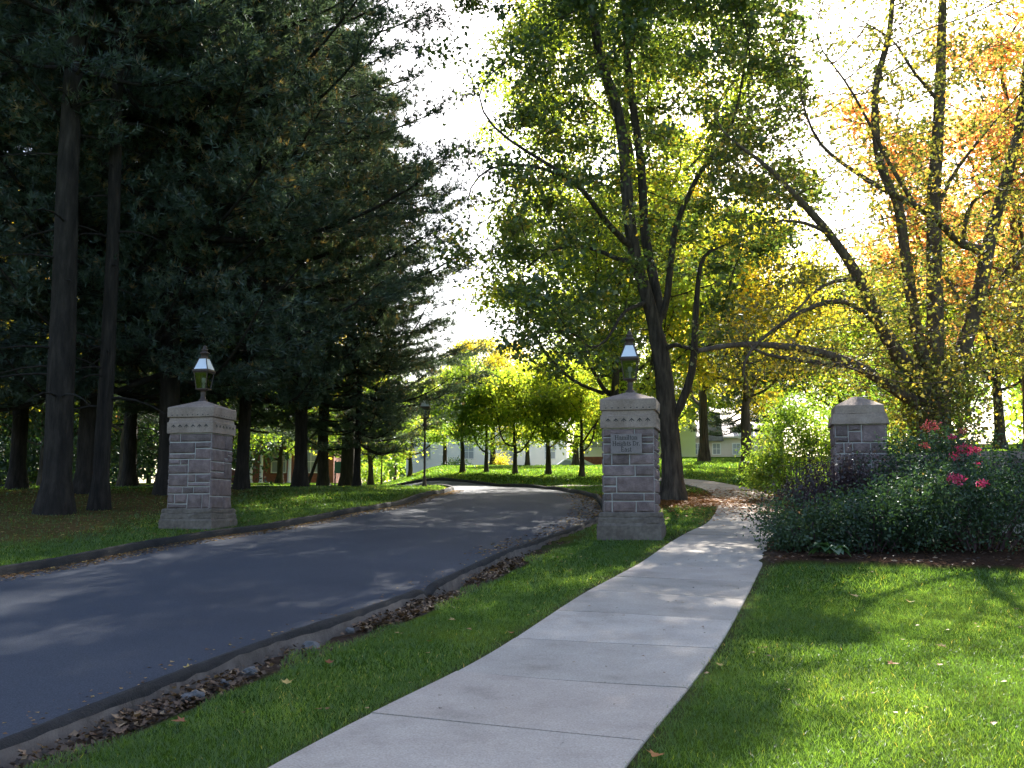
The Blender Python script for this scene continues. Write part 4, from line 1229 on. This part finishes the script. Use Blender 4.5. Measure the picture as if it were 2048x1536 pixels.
def gxy(x, y): return (x, y, float(T(x, y)) + .04)
shrub('spreading_shrub', 'low soft green shrub spilling over the sidewalk edge', gxy(4.05, 14.5), [(-.1, 0, .25, .55, .5, .35), (-.42, .0, .18, .36, .4, .22), (.35, 0, .3, .5, .5, .4), (-.3, .5, .42, .5, .5, .38)], 6000, .05, 'shrub_soft', 101)
shrub('barberry_bush', 'dark purple-brown twiggy bush arching in front of the pier without lantern', gxy(4.75, 15.8), [(-.6, -.1, .55, .6, .5, .4), (-.1, 0, .85, .65, .5, .5), (.4, .1, .85, .65, .5, .45), (-.85, -.1, .32, .4, .4, .26)], 4200, .05, 'barberry', 102, stems=130, arch=1.2)
shrub('evergreen_shrub', 'dense dark green shrub in front of the purple bush', gxy(4.75, 14.35), [(-.3, 0, .36, .65, .55, .42), (.4, 0, .45, .65, .6, .52), (0, .5, .5, .7, .45, .42)], 8500, .052, 'shrub', 103)
rose2 = shrub('rose_bush', 'wide dark rose bush at the picture edge above the mulch', gxy(6.1, 14.2), [(-.4, 0, .5, .75, .6, .6), (.4, 0, .6, .8, .6, .65), (0, .6, .8, .8, .5, .6), (1.2, .1, .6, .8, .6, .6)], 12000, .052, 'shrub', 104)
rose = shrub('rose_bush', 'tall rose bush with bright pink blooms before the low wall', gxy(6.5, 15.9), [(-.4, 0, .7, .8, .5, .65), (.4, 0, .8, .8, .5, .7), (-.2, 0, 1.25, .6, .4, .45), (1.2, 0, .8, .7, .5, .6), (-1.1, 0, .6, .6, .5, .6), (-.75, .1, 1.3, .35, .3, .3)], 12500, .055, 'shrub', 105, stems=60)
shrub('rose_bush', 'low green rose bush between the dark shrubs and the purple bush', gxy(5.3, 15.2), [(.1, 0, .55, .6, .45, .45), (.55, .1, .7, .5, .4, .45)], 5000, .05, 'shrub_soft', 106, stems=30)
# blooms are parts of the tall rose bush
rgp = np.random.RandomState(8)
def bloom(u, v, Y, r, mat, n=60, nm='bloom_cluster'):
    par_ = rose2 if v > 930 else rose; Y = 13.7 if v > 930 else Y
    c = at(u, v, Y) - np.array(par_.location)
    a = rgp.normal(size=(n, 3)); a /= np.linalg.norm(a, axis=1, keepdims=True)
    P = c + a * r * rgp.rand(n, 1) ** .5 * np.array([1, .7, .6])
    V, F, li = leaves(P, .04, shape='oval', rng=rgp, updir=.4)
    mk(nm, V, F, M[mat], par_, attr={'rnd': rgp.rand(n)[li]})
for u, v, r, mt, n in ((1928, 898, .13, 'pink', 150), (1950, 900, .10, 'pink', 90), (1910, 914, .10, 'pink', 70), (1958, 927, .07, 'pink', 60), (1912, 958, .13, 'pink', 140), (1964, 967, .08, 'pink', 70),
                       (1905, 874, .05, 'pink', 30), (1862, 852, .14, 'pink_faded', 120), (1926, 862, .07, 'pink_faded', 50), (1850, 890, .07, 'pink_faded', 40),):
    bloom(u, v, 15.35, r, mt, n)
# hosta: large leaves, each a part
h = tag(empty('hosta', gxy(3.95, 13.55)), 'broad-leaved pale green plant at the front of the shrub bed', 'plant')
for k in range(16):
    a = 6.28 * k / 16 + rgp.rand() * .4; L = rgp.uniform(.2, .32); w = L * .3; e = rgp.uniform(.4, 1.0)
    t = np.linspace(0, 1, 6); wd = np.sin(t * math.pi) ** .7 * w
    cx = t * L * math.cos(e) + .03; cz = .08 + t * L * math.sin(e) - .18 * t ** 2.2
    V = []
    for i in range(6):
        for s_ in (-1, 0, 1):
            lx, ly, lz = cx[i], s_ * wd[i], cz[i] + abs(s_) * wd[i] * .35
            V.append((lx * math.cos(a) - ly * math.sin(a), lx * math.sin(a) + ly * math.cos(a), lz))
    idx = np.arange(18).reshape(6, 3)
    mk('leaf', V, np.stack([idx[:-1, :-1], idx[:-1, 1:], idx[1:, 1:], idx[1:, :-1]], -1).reshape(-1, 4), M['hosta'], h, True, attr={'rnd': np.full(18, rgp.rand())})
# sunlit bush behind the sidewalk
shrub('bright_bush', 'large sunlit yellow-green bush beside the far sidewalk', (*gp(1590, 25.5)[:2], gp(1590, 25.5)[2]), [(-.5, 0, 1.0, .75, .8, .9), (.3, 0, 1.4, .9, .8, 1.1), (-.1, .2, 2.0, .7, .7, .6), (.9, .2, 1.2, .7, .7, 1.0), (-.9, -.1, .6, .5, .6, .55)], 13000, .075, 'leaf_fresh', 110, stems=50, sm='bark_warm', shell=.6)
shrub('thin_saplings', 'thicket of thin saplings behind the pier without lantern', gp(1790, 27.5), [(-.7, 0, 2.6, 1.2, 1, 1.6), (.8, .4, 2.4, 1.3, 1, 1.6), (0, 0, 1.0, 1.6, 1, .9)], 6500, .085, 'leaf_fresh', 111, stems=36, sm='bark', cat='thicket')
shrub('garden_bush', 'low green bush on the lawn before the brick house', gp(742, 60), [(0, 0, .6, .9, .8, .7)], 1600, .12, 'leaf_fresh', 112, stems=8)
shrub('garden_bush', 'low bush at the foot of the white house', gp(912, 84), [(0, 0, .4, 1.2, .8, .6)], 1000, .14, 'shrub', 113, stems=6)
shrub('garden_bush', 'yellow-green clump before the white house', gp(1000, 80), [(0, 0, .5, .8, .8, .7)], 1000, .14, 'leaf_yellow', 114, stems=6)

# ------------------------------------------------------------------ houses, car, sign in the distance
M['white_wall'] = surf('white_clapboard', [(.3, (.9, .87, .83)), (.7, (.93, .90, .86))], 2, .8, .0)
M['cream_wall'] = surf('cream_wall', [(.3, (.66, .58, .52)), (.7, (.74, .67, .61))], 2, .8, .0)
M['roof'] = surf('roof_shingle', [(.3, (.12, .12, .125)), (.7, (.2, .2, .21))], 3, .9, .4, 20)
M['roof_pale'] = surf('roof_pale', [(.3, (.52, .49, .48)), (.7, (.62, .58, .57))], 3, .9, .3, 20)
M['brick'] = surf('brick_wall', [(.3, (.22, .085, .065)), (.7, (.34, .14, .11))], 8, .9, .3, 30)
M['window'] = plain('window_glass', (.34, .37, .42), .1)
M['trim'] = plain('white_trim', (.8, .8, .8), .6)
M['teal'] = plain('sign_teal', (.03, .11, .12), .5)
M['car'] = plain('car_paint', (.7, .74, .8), .25)
M['tyre'] = plain('tyre', (.03, .03, .03), .8)

def house(name, label, x0, x1, Y, zbase, eave, ridge, depth, wall, roof, wins, rz=0, base_mat=None, base_h=0, clap=True, chim=()):
    """long house facing the camera; local origin at its front left foot. wins: (x, z, w, h)"""
    root = tag(empty(name, (x0, Y, zbase), rz), label, 'house')
    w = x1 - x0
    if base_h: MB().box(-.03, w + .03, -.03, depth, -1, base_h).build('foundation', M[base_mat], root)
    MB().box(0, w, 0, depth, base_h - .5, eave).build('wall', M[wall], root)
    if clap:
        z = base_h + .02; k = 0
        proto = None
        while z < eave - .1:
            if proto is None:
                proto = MB().frustum((w / 2, -.012), (w / 2, .014), (w / 2, .002), 0, .19).build('clapboard', M[wall], root); proto.location.z = z
            else:
                c = proto.copy(); COL.objects.link(c); c.parent = root; c.location.z = z
            z += .2
    # roof: ridge parallel to the front
    V = [(-.3, -.35, eave), (w + .3, -.35, eave), (w + .3, depth / 2, ridge), (-.3, depth / 2, ridge), (w + .3, depth + .35, eave), (-.3, depth + .35, eave)]
    V += [(a, b, c - .14) for a, b, c in V]
    rf = mk('roof', V, [np.array([(0, 1, 2, 3), (3, 2, 4, 5), (7, 6, 9, 8), (8, 9, 11, 10), (0, 6, 7, 1), (4, 10, 11, 5), (0, 3, 9, 6), (3, 5, 11, 9), (1, 7, 8, 2), (2, 8, 10, 4)])], M[roof], root)
    mk('gable', [(0.0, .02, eave - .1), (0, depth - .02, eave - .1), (0, depth / 2, ridge - .2), (w, .02, eave - .1), (w, depth - .02, eave - .1), (w, depth / 2, ridge - .2)], np.array([(0, 2, 1), (3, 4, 5)]), M[wall], root)
    for cx_ in chim:
        MB().box(cx_, cx_ + .7, depth / 2 - .3, depth / 2 + .3, eave, ridge + .9).build('chimney', M['brick'], rf)
    for (wx, wz, ww, wh) in wins:
        wo = MB().box(wx, wx + ww, -.05, .0, wz, wz + wh).build('window', M['window'], root)
        f = MB(); t = .08
        f.box(wx - t, wx, -.07, -.002, wz - t, wz + wh + t); f.box(wx + ww, wx + ww + t, -.07, -.002, wz - t, wz + wh + t)
        f.box(wx + .001, wx + ww - .001, -.07, -.002, wz + wh, wz + wh + t); f.box(wx + .001, wx + ww - .001, -.08, -.002, wz - t, wz)
        f.box(wx + ww / 2 - .02, wx + ww / 2 + .02, -.062, -.048, wz + .001, wz + wh - .001); f.box(wx + .001, wx + ww - .001, -.0615, -.0485, wz + wh / 2 - .02, wz + wh / 2 + .02)
        f.build('frame', M['trim'], wo)
    return root
ze = 5.2
house('white_house', 'long white house behind the row of young trees', -9.6, 5.0, 98, ze, 4.3, 5.9, 8, 'white_wall', 'roof_pale',
      [(x, z, .9, 1.3) for x in (1.3, 5.2, 8.8, 12.6) for z in (1.5,)], chim=(2.2,))
house('white_house', 'white clapboard house on a brick foundation beside the name-plate pier', 5.1, 13.6, 80, 4.9, 4.6, 6.6, 7, 'white_wall', 'roof', [(.8, 1.7, .9, 1.4), (3.2, 1.7, .9, 1.4), (5.6, 1.7, .9, 1.4), (.8, 3.4, .8, 1.0)], base_mat='brick', base_h=1.0)
gh = house('gabled_house', 'pale gabled house seen beyond the lawn right of the maple', 12.4, 21.5, 86, 5.75, 2.1, 3.5, 8, 'cream_wall', 'roof_pale', [(x, .7, .55, .8) for x in (.9, 2.1, 3.6, 5.2, 6.3, 7.8)])
def dormer(parent, x, z, w, hgt, dep, mat):
    d = MB().box(x, x + w, -.3, dep, z, z + hgt).build('dormer', M[mat], parent)
    V = [(x - .12, -.42, z + hgt), (x + w + .12, -.42, z + hgt), (x + w / 2, -.42, z + hgt + w * .4), (x - .12, dep, z + hgt), (x + w + .12, dep, z + hgt), (x + w / 2, dep, z + hgt + w * .4)]
    mk('dormer_roof', V, [np.array([(0, 1, 2), (3, 5, 4)]), np.array([(0, 2, 5, 3), (1, 4, 5, 2), (0, 3, 4, 1)])], M['roof'], d)
    MB().box(x + w * .3, x + w * .7, -.34, -.302, z + .25, z + hgt - .1).build('window', M['window'], d)
dormer(gh, 1.0, 1.9, 1.3, 1.0, 3.0, 'white_wall'); dormer(gh, 5.6, 1.9, 1.2, 1.0, 3.0, 'white_wall'); dormer(gh, 7.4, 1.9, 1.2, .9, 3.0, 'cream_wall')
gw = MB().frustum((3.6, .3), (.75, .9), (.5, .9), 1.7, 4.0); gw.build('grey_gable', M['roof'], gh)

bh = house('brick_house', 'red brick house with white columns glimpsed between the pine trunks', -19.4, -12.2, 74, 3.75, 4.6, 6.4, 7, 'brick', 'roof', [(.6, .8, .9, 1.4), (3.0, .8, .9, 1.4), (5.2, .8, .9, 1.4), (.6, 2.9, .9, 1.2), (3.0, 2.9, .9, 1.2), (5.2, 2.9, .9, 1.2)], clap=False)
for cx_ in (1.75, 2.45, 4.35):
    MB().lathe([(.17, -.1), (.17, .1), (.12, .14), (.11, 2.4), (.16, 2.46), (.16, 2.55)], 10, (cx_, -.8)).build('column', M['trim'], bh, True)
MB().box(1.5, 4.6, -1.05, -.1, 2.55, 2.75).build('porch_roof', M['trim'], bh)

# sign board on posts
sx, sy, sz = gp(681, 54)
sb = tag(empty('sign_board', (sx, sy, sz)), 'small dark teal sign board on two posts under the pines', 'sign')
for q in (-.24, .24): MB().box(q - .03, q + .03, -.03, .03, -.1, 1.25).build('post', M['bark_pine'], sb)
MB().box(-.28, .28, -.06, -.032, .62, 1.2).build('board', M['teal'], sb)

# parked car, its roof just showing above the bank
def car(x, y, z):
    root = tag(empty('parked_car', (x, y, z), .1), 'pale blue-white car parked before the brick-footed white house', 'car')
    prof = [(-2.1, .35), (-2.15, .75), (-1.95, .92), (-1.1, .98), (-.55, 1.38), (.75, 1.42), (1.5, 1.02), (2.0, .95), (2.12, .7), (2.1, .35)]
    n = len(prof); V = []
    for sy_, k in ((-.82, 1), (.82, 1)):
        for px, pz in prof:
            V.append((px, sy_ * (.8 if pz > 1.1 else 1), pz))
    F = [(i, i + 1, n + i + 1, n + i) for i in range(n - 1)] + [(n - 1, 0, n, 2 * n - 1)]
    mk('body', V, [np.array(F), np.array([list(range(n))[::-1]]), np.array([list(range(n, 2 * n))])], M['car'], root)
    for sy_ in (-1, 1):
        for a, b in ((-.95, -.12), (-.04, 1.1)):
            ta, tb = a + .45 if a < -.5 else a, b - (.5 if b > 1 else 0)
            q = [(a, .835 * sy_, 1.0), (b, .835 * sy_, 1.0), (tb, .672 * sy_, 1.34), (ta, .672 * sy_, 1.34)]
            mk('side_window', q, np.array([(0, 1, 2, 3)]), M['window'], root)
        for wx in (-1.3, 1.3):
            wv = MB(); a = np.linspace(0, 2 * np.pi, 14, endpoint=False)
            wv.tube([(wx, sy_ * .62, .32), (wx, sy_ * .86, .32)], [.32, .32], 14); wv.tube([(wx, sy_ * .86, .32), (wx, sy_ * .865, .32)], [.32, .0], 14)
            wv.build('wheel', M['tyre'], root)
    return root
cp = gp(1142, 77); car(cp[0], cp[1], 4.15)

# ------------------------------------------------------------------ grass blades
def grass_patch():
    rg = np.random.RandomState(12)
    bands = [(4.2, 7.5, 7200, .042, .0032), (7.5, 11, 4000, .043, .0046), (11, 16, 1500, .05, .009), (16, 23, 700, .055, .014), (23, 36, 230, .06, .022), (36, 60, 85, .085, .042)]
    Ps, Hs, Ws = [], [], []
    for y0, y1, dens, hh, ww in bands:
        xm = y1 * .52 + .6
        n = int(dens * (y1 - y0) * 2 * xm)
        x = rg.uniform(-xm, xm, n); y = rg.uniform(y0, y1, n)
        if y0 > 30: q_ = (x > -14) & (x < 22); x, y = x[q_], y[q_]
        k = (np.abs(x) < y * .50 + .5); x, y = x[k], y[k]
        sd_ = road_sd(x, y); dw_ = dist_line(x, y, WALK_S)
        dr_ = dist_line(x, y, ROADR_S)
        edge = .30 + .10 * np.sin(y * 2.1) + .07 * np.sin(y * 5.3)
        ok = (sd_ > .22) & ((dr_ > edge + .22) | (y > 17)) & (dw_ > np.interp(y, [5, 9, 14, 20], [.805, .79, .735, .69]) - .03 + .09 * rg.rand(len(x))) & ~inpoly(x, y, MULCH)
        for px, py in PIERS.values(): ok &= np.maximum(np.abs((x - px) * math.cos(YAW) + (y - py) * math.sin(YAW)), np.abs(-(x - px) * math.sin(YAW) + (y - py) * math.cos(YAW))) > .50
        nd = smooth(-5.8, -7.6, x) * smooth(14.6, 17.5, y) * .8
        nd = np.maximum(nd, smooth(3.4, 1.8, np.hypot((x - 4.2) * .75, y - 25.5)))
        ok &= rg.rand(len(x)) > nd
        cl = .5 + .5 * np.sin(x * 7 + 3 * np.sin(y * 3)) * np.sin(y * 6 + 2 * np.sin(x * 4))
        ok &= rg.rand(len(x)) < .72 + .28 * cl
        x, y = x[ok], y[ok]
        Ps.append(np.stack([x, y, T(x, y) - .005], 1)); Hs.append(hh * rg.uniform(.55, 1.35, len(x)) * (.85 + .3 * cl[ok])); Ws.append(np.full(len(x), ww))
    P = np.concatenate(Ps); H = np.concatenate(Hs); Wd = np.concatenate(Ws) * rg.uniform(.7, 1.2, len(P))
    n = len(P)
    a = rg.rand(n) * 6.28; sv = np.stack([np.cos(a), np.sin(a), 0 * a], 1)
    ln = rg.normal(size=(n, 3)) * np.array([.55, .55, 0]); ln[:, 2] = 1; ln /= np.linalg.norm(ln, axis=1, keepdims=True)
    mid = P + ln * H[:, None] * .55
    b = ln + np.stack([rg.normal(size=n) * .45, rg.normal(size=n) * .45, np.full(n, -.25)], 1)
    tip = mid + b * H[:, None] * .5
    nearm = P[:, 1] < 8.5
    V = []; F = []
    i = np.nonzero(nearm)[0]
    Vn = np.stack([P[i] - sv[i] * Wd[i, None] / 2, P[i] + sv[i] * Wd[i, None] / 2, mid[i] + sv[i] * Wd[i, None] * .42, mid[i] - sv[i] * Wd[i, None] * .42, tip[i]], 1).reshape(-1, 3)
    o5 = np.arange(len(i))[:, None] * 5
    F4 = o5 + np.array([[0, 1, 2, 3]]); F3 = o5 + np.array([[3, 2, 4]])
    j = np.nonzero(~nearm)[0]
    Vf = np.stack([P[j] - sv[j] * Wd[j, None] / 2, P[j] + sv[j] * Wd[j, None] / 2, tip[j]], 1).reshape(-1, 3)
    F3b = np.arange(len(j) * 3).reshape(-1, 3) + len(Vn)
    col = np.clip(.42 + .22 * vnoise(P * np.array([1, 1, 0]), 1.3, 3) + rg.normal(size=n) * .16 + (rg.rand(n) < .014) * .5, 0, 1)
    rnd = np.concatenate([np.repeat(col[i], 5), np.repeat(col[j], 3)])
    o = mk('grass', np.concatenate([Vn, Vf]), [F4, np.concatenate([F3, F3b])], M['grass'], attr={'rnd': rnd})
    tag(o, 'short mown green grass of the lawns and verge', 'grass', kind='stuff')
    print('grass blades', n)
grass_patch()

# ------------------------------------------------------------------ fallen leaves, debris and stones
def scatter(name, label, x, y, size, mat, zoff=.012, seed=1, flat=.82, mix=None, cat='leaves', shape='lobed'):
    rg = np.random.RandomState(seed)
    x = np.asarray(x); y = np.asarray(y)
    z = T(x, y) + (zoff if np.isscalar(zoff) else np.asarray(zoff))
    V, F, li = leaves(np.stack([x, y, z], 1), size, updir=1.0, droop=0, shape=shape, rng=rg, flat=flat)
    o = mk(name, V, F, mat, attr={'rnd': rg.rand(len(x))[li]})
    return tag(o, label, cat, kind='stuff')

def along(line, y0, y1, n, d0, d1, side, rg, p=1.0):
    L = resample(catmull(line, .1), 900); L = L[(L[:, 1] > y0) & (L[:, 1] < y1)]
    i = rg.randint(1, len(L) - 1, n); D = L[i + 1] - L[i - 1]; D /= np.linalg.norm(D, axis=1, keepdims=True)
    N = np.stack([D[:, 1], -D[:, 0]], 1) * side
    q = d0 + (d1 - d0) * rg.rand(n) ** p
    return (L[i] + N * q[:, None] + rg.normal(size=(n, 2)) * .02).T
rg = np.random.RandomState(4)
x, y = along(ROAD_L, 10, 34, 5200, .03, .42, 1, rg, 1.8); scatter('leaf_litter', 'line of tan leaves and needles in the gutter across the drive', x, y, .045, M['litter'], -.045, 1)
x, y = along(ROAD_R, 5, 15, 420, .02, .5, -1, rg, 2.0); scatter('leaf_litter', 'scattered dry leaf bits along the near gutter', x, y, .035, M['litter'], -.045, 2)
x, y = along(ROAD_R, 14.5, 30, 1500, .02, .7, -1, rg, 2.2); scatter('leaf_litter', 'drift of yellow-brown leaves in the gutter beside the name-plate pier', x, y, .06, M['litter'], -.04, 3)
x, y = along(ROAD_R, 4.5, 16.5, 11000, .16, .46, 1, rg, 1.0); kk_ = (np.sin(y * 1.9 + 1) + .6 * np.sin(y * 4.7) + rg.normal(size=len(y)) * .35) > -.1; x, y = x[kk_], y[kk_]; scatter('leaf_litter', 'dark crumbled leaves in the eroded trench behind the kerb', x, y, .042, M['litter_dark'], -.09 + .085 * rg.rand(len(x)), 4, flat=.35)
a = rg.rand(15000) * 6.28; r = np.abs(rg.normal(size=15000)) * 1.9
x, y = 4.6 + r * np.cos(a) * 1.2, 25.2 + r * np.sin(a) * 1.3; k = road_sd(x, y) > .2
scatter('leaf_litter', 'carpet of rusty red fallen leaves around the maple foot', x[k], y[k], .062, M['litter_red'], .022, 5, flat=.8)
a = rg.rand(3000) * 6.28; r = rg.rand(3000) ** .6 * 2.2
x, y = 6.6 + r * np.cos(a), 22.5 + r * np.sin(a) * 1.2
scatter('leaf_litter', 'rusty leaves on the ground behind the purple bush', x, y, .07, M['litter_red'], .022, 6, flat=.8)
x = rg.uniform(2.9, 8, 1500); y = rg.uniform(12.5, 17.5, 1500); k = inpoly(x, y, MULCH)
scatter('bark_mulch', 'dark bark mulch under the shrubs with a few pale chips', x[k], y[k], .06, M['litter_dark'], .055, 7, flat=.45, cat='mulch', shape='oval')
x = rg.uniform(-13, -4.6, 2600); y = rg.uniform(17, 31, 2600); k = road_sd(x, y) > .3
scatter('leaf_litter', 'scattered leaves and needles under the pines', x[k], y[k], .06, M['litter'], .012, 8)
x = rg.uniform(-3, 7, 700); y = rg.uniform(5, 22, 700); k = (road_sd(x, y) > .5) & (dist_line(x, y, WALK_S) > WALK_W); k &= rg.rand(700) < .55
scatter('leaf_litter', 'few small dry leaves strewn over the lawns', x[k], y[k], .045, M['litter'], .04, 9)
s_ = rg.uniform(5, 30, 150); pp = [wpos(q) for q in s_]; e = rg.uniform(-.75, .75, 150)
x = np.array([p_[0][0] + p_[1][0] * q for p_, q in zip(pp, e)]); y = np.array([p_[0][1] + p_[1][1] * q for p_, q in zip(pp, e)])
scatter('leaf_litter', 'few dry leaf crumbs lying on the sidewalk', x, y, .026, M['litter_dark'], .030, 10)
x = rg.uniform(2.6, 7.2, 1500); y = rg.uniform(19.5, 29, 1500); k = dist_line(x, y, WALK_S) < WALK_W
scatter('leaf_litter', 'leaves covering the far sidewalk under the maple', x[k], y[k], .075, M['litter_red'], .034, 11, flat=.8)

# single leaves one can pick out
def big_leaf(u, v, size, mat, label, rnd, up=.045):
    d = onground(u, v)
    size *= .8
    pr = [(0, -.1), (.12, .05), (.42, .0), (.3, .22), (.52, .46), (.22, .44), (.16, .62), (.0, 1.0), (-.16, .62), (-.22, .44), (-.52, .46), (-.3, .22), (-.42, .0), (-.12, .05)]
    V = np.array([(a, b - .45, .55 * abs(a) ** 1.5 + .12 * b * b) for a, b in [(0, .35)] + pr]) * size
    F = np.array([(0, 1 + i, 1 + (i + 1) % len(pr)) for i in range(len(pr))])
    o = mk('fallen_leaf', V @ rotz(u * 1.7).T, F, mat, attr={'rnd': np.full(len(V), rnd)})
    o.location = (d[0], d[1], d[2] + up); o.rotation_euler = (.15, .1, 0)
    tag(o, label, 'leaf', 'single fallen leaves')
for a_ in ((573, 1379, .10, 'litter', 'pale curled leaf on the verge grass nearest the camera', .95), (384, 1338, .13, 'litter', 'yellow leaf standing against the kerb on the drive', 1.0, .0),
           (1820, 1216, .12, 'litter', 'pale dry leaf on the lawn beside the sunny patch', .9), (1438, 1344, .07, 'litter', 'small white-tan leaf at the sidewalk edge', .95),
           (658, 1340, .09, 'litter_red', 'brown leaf on the verge grass below the kerb stones', .3), (903, 1252, .09, 'litter', 'tan leaf on the verge halfway to the pier', .8),
           (1310, 1532, .12, 'litter_red', 'orange leaf at the lower sidewalk corner', .7), (1788, 1342, .10, 'litter_red', 'orange leaf in the sunlit lawn', .75),
           (1882, 1306, .10, 'litter', 'tan leaf in the bright middle of the sunlit lawn', .8), (356, 1463, .10, 'litter_red', 'rusty leaf low on the verge near the picture corner', .4),
           (1708, 1202, .10, 'litter', 'yellow leaf on the shaded lawn before the mulch', .85), (1022, 1280, .08, 'litter_red', 'brown leaf at the grass edge of the sidewalk', .5)):
    big_leaf(a_[0], a_[1], a_[2], M[a_[3]], a_[4], a_[5], *(a_[6:]))
M['rock'] = surf('rock', [(.3, (.10, .10, .105)), (.7, (.2, .195, .2))], 9, .95, .6, 30)
rr = np.random.RandomState(19)
for u, v, sz, lab in ((621, 1289, .10, 'largest grey stone lying in the trench behind the kerb'), (392, 1383, .07, 'grey stone in the trench near the grass'), (375, 1388, .055, 'small grey stone beside the larger one low in the trench'),
                      (500, 1335, .06, 'dark stone half buried in the crumbled leaves'), (452, 1358, .05, 'small stone between the leaf heaps in the trench'), (700, 1255, .05, 'small stone at the foot of the pale kerb back'), (1006, 1107, .06, 'stone at the kerb just before the name-plate pier')):
    d = onground(u, v)
    V, F = [], []
    import bmesh
    bm = bmesh.new(); bmesh.ops.create_icosphere(bm, subdivisions=2, radius=1)
    for q in bm.verts: q.co *= 1 + .25 * math.sin(q.co.x * 4 + u) * math.sin(q.co.y * 5 + v) + rr.normal() * .07
    me = bpy.data.meshes.new('stone_chunk'); bm.to_mesh(me); bm.free(); me.materials.append(M['rock'])
    o = bpy.data.objects.new('stone_chunk', me); COL.objects.link(o); o.scale = (sz * .9, sz * .7, sz * .5); o.location = (d[0], d[1], d[2] - .03); o.rotation_euler.z = u
    tag(o, lab, 'stone', 'stones behind the kerb')
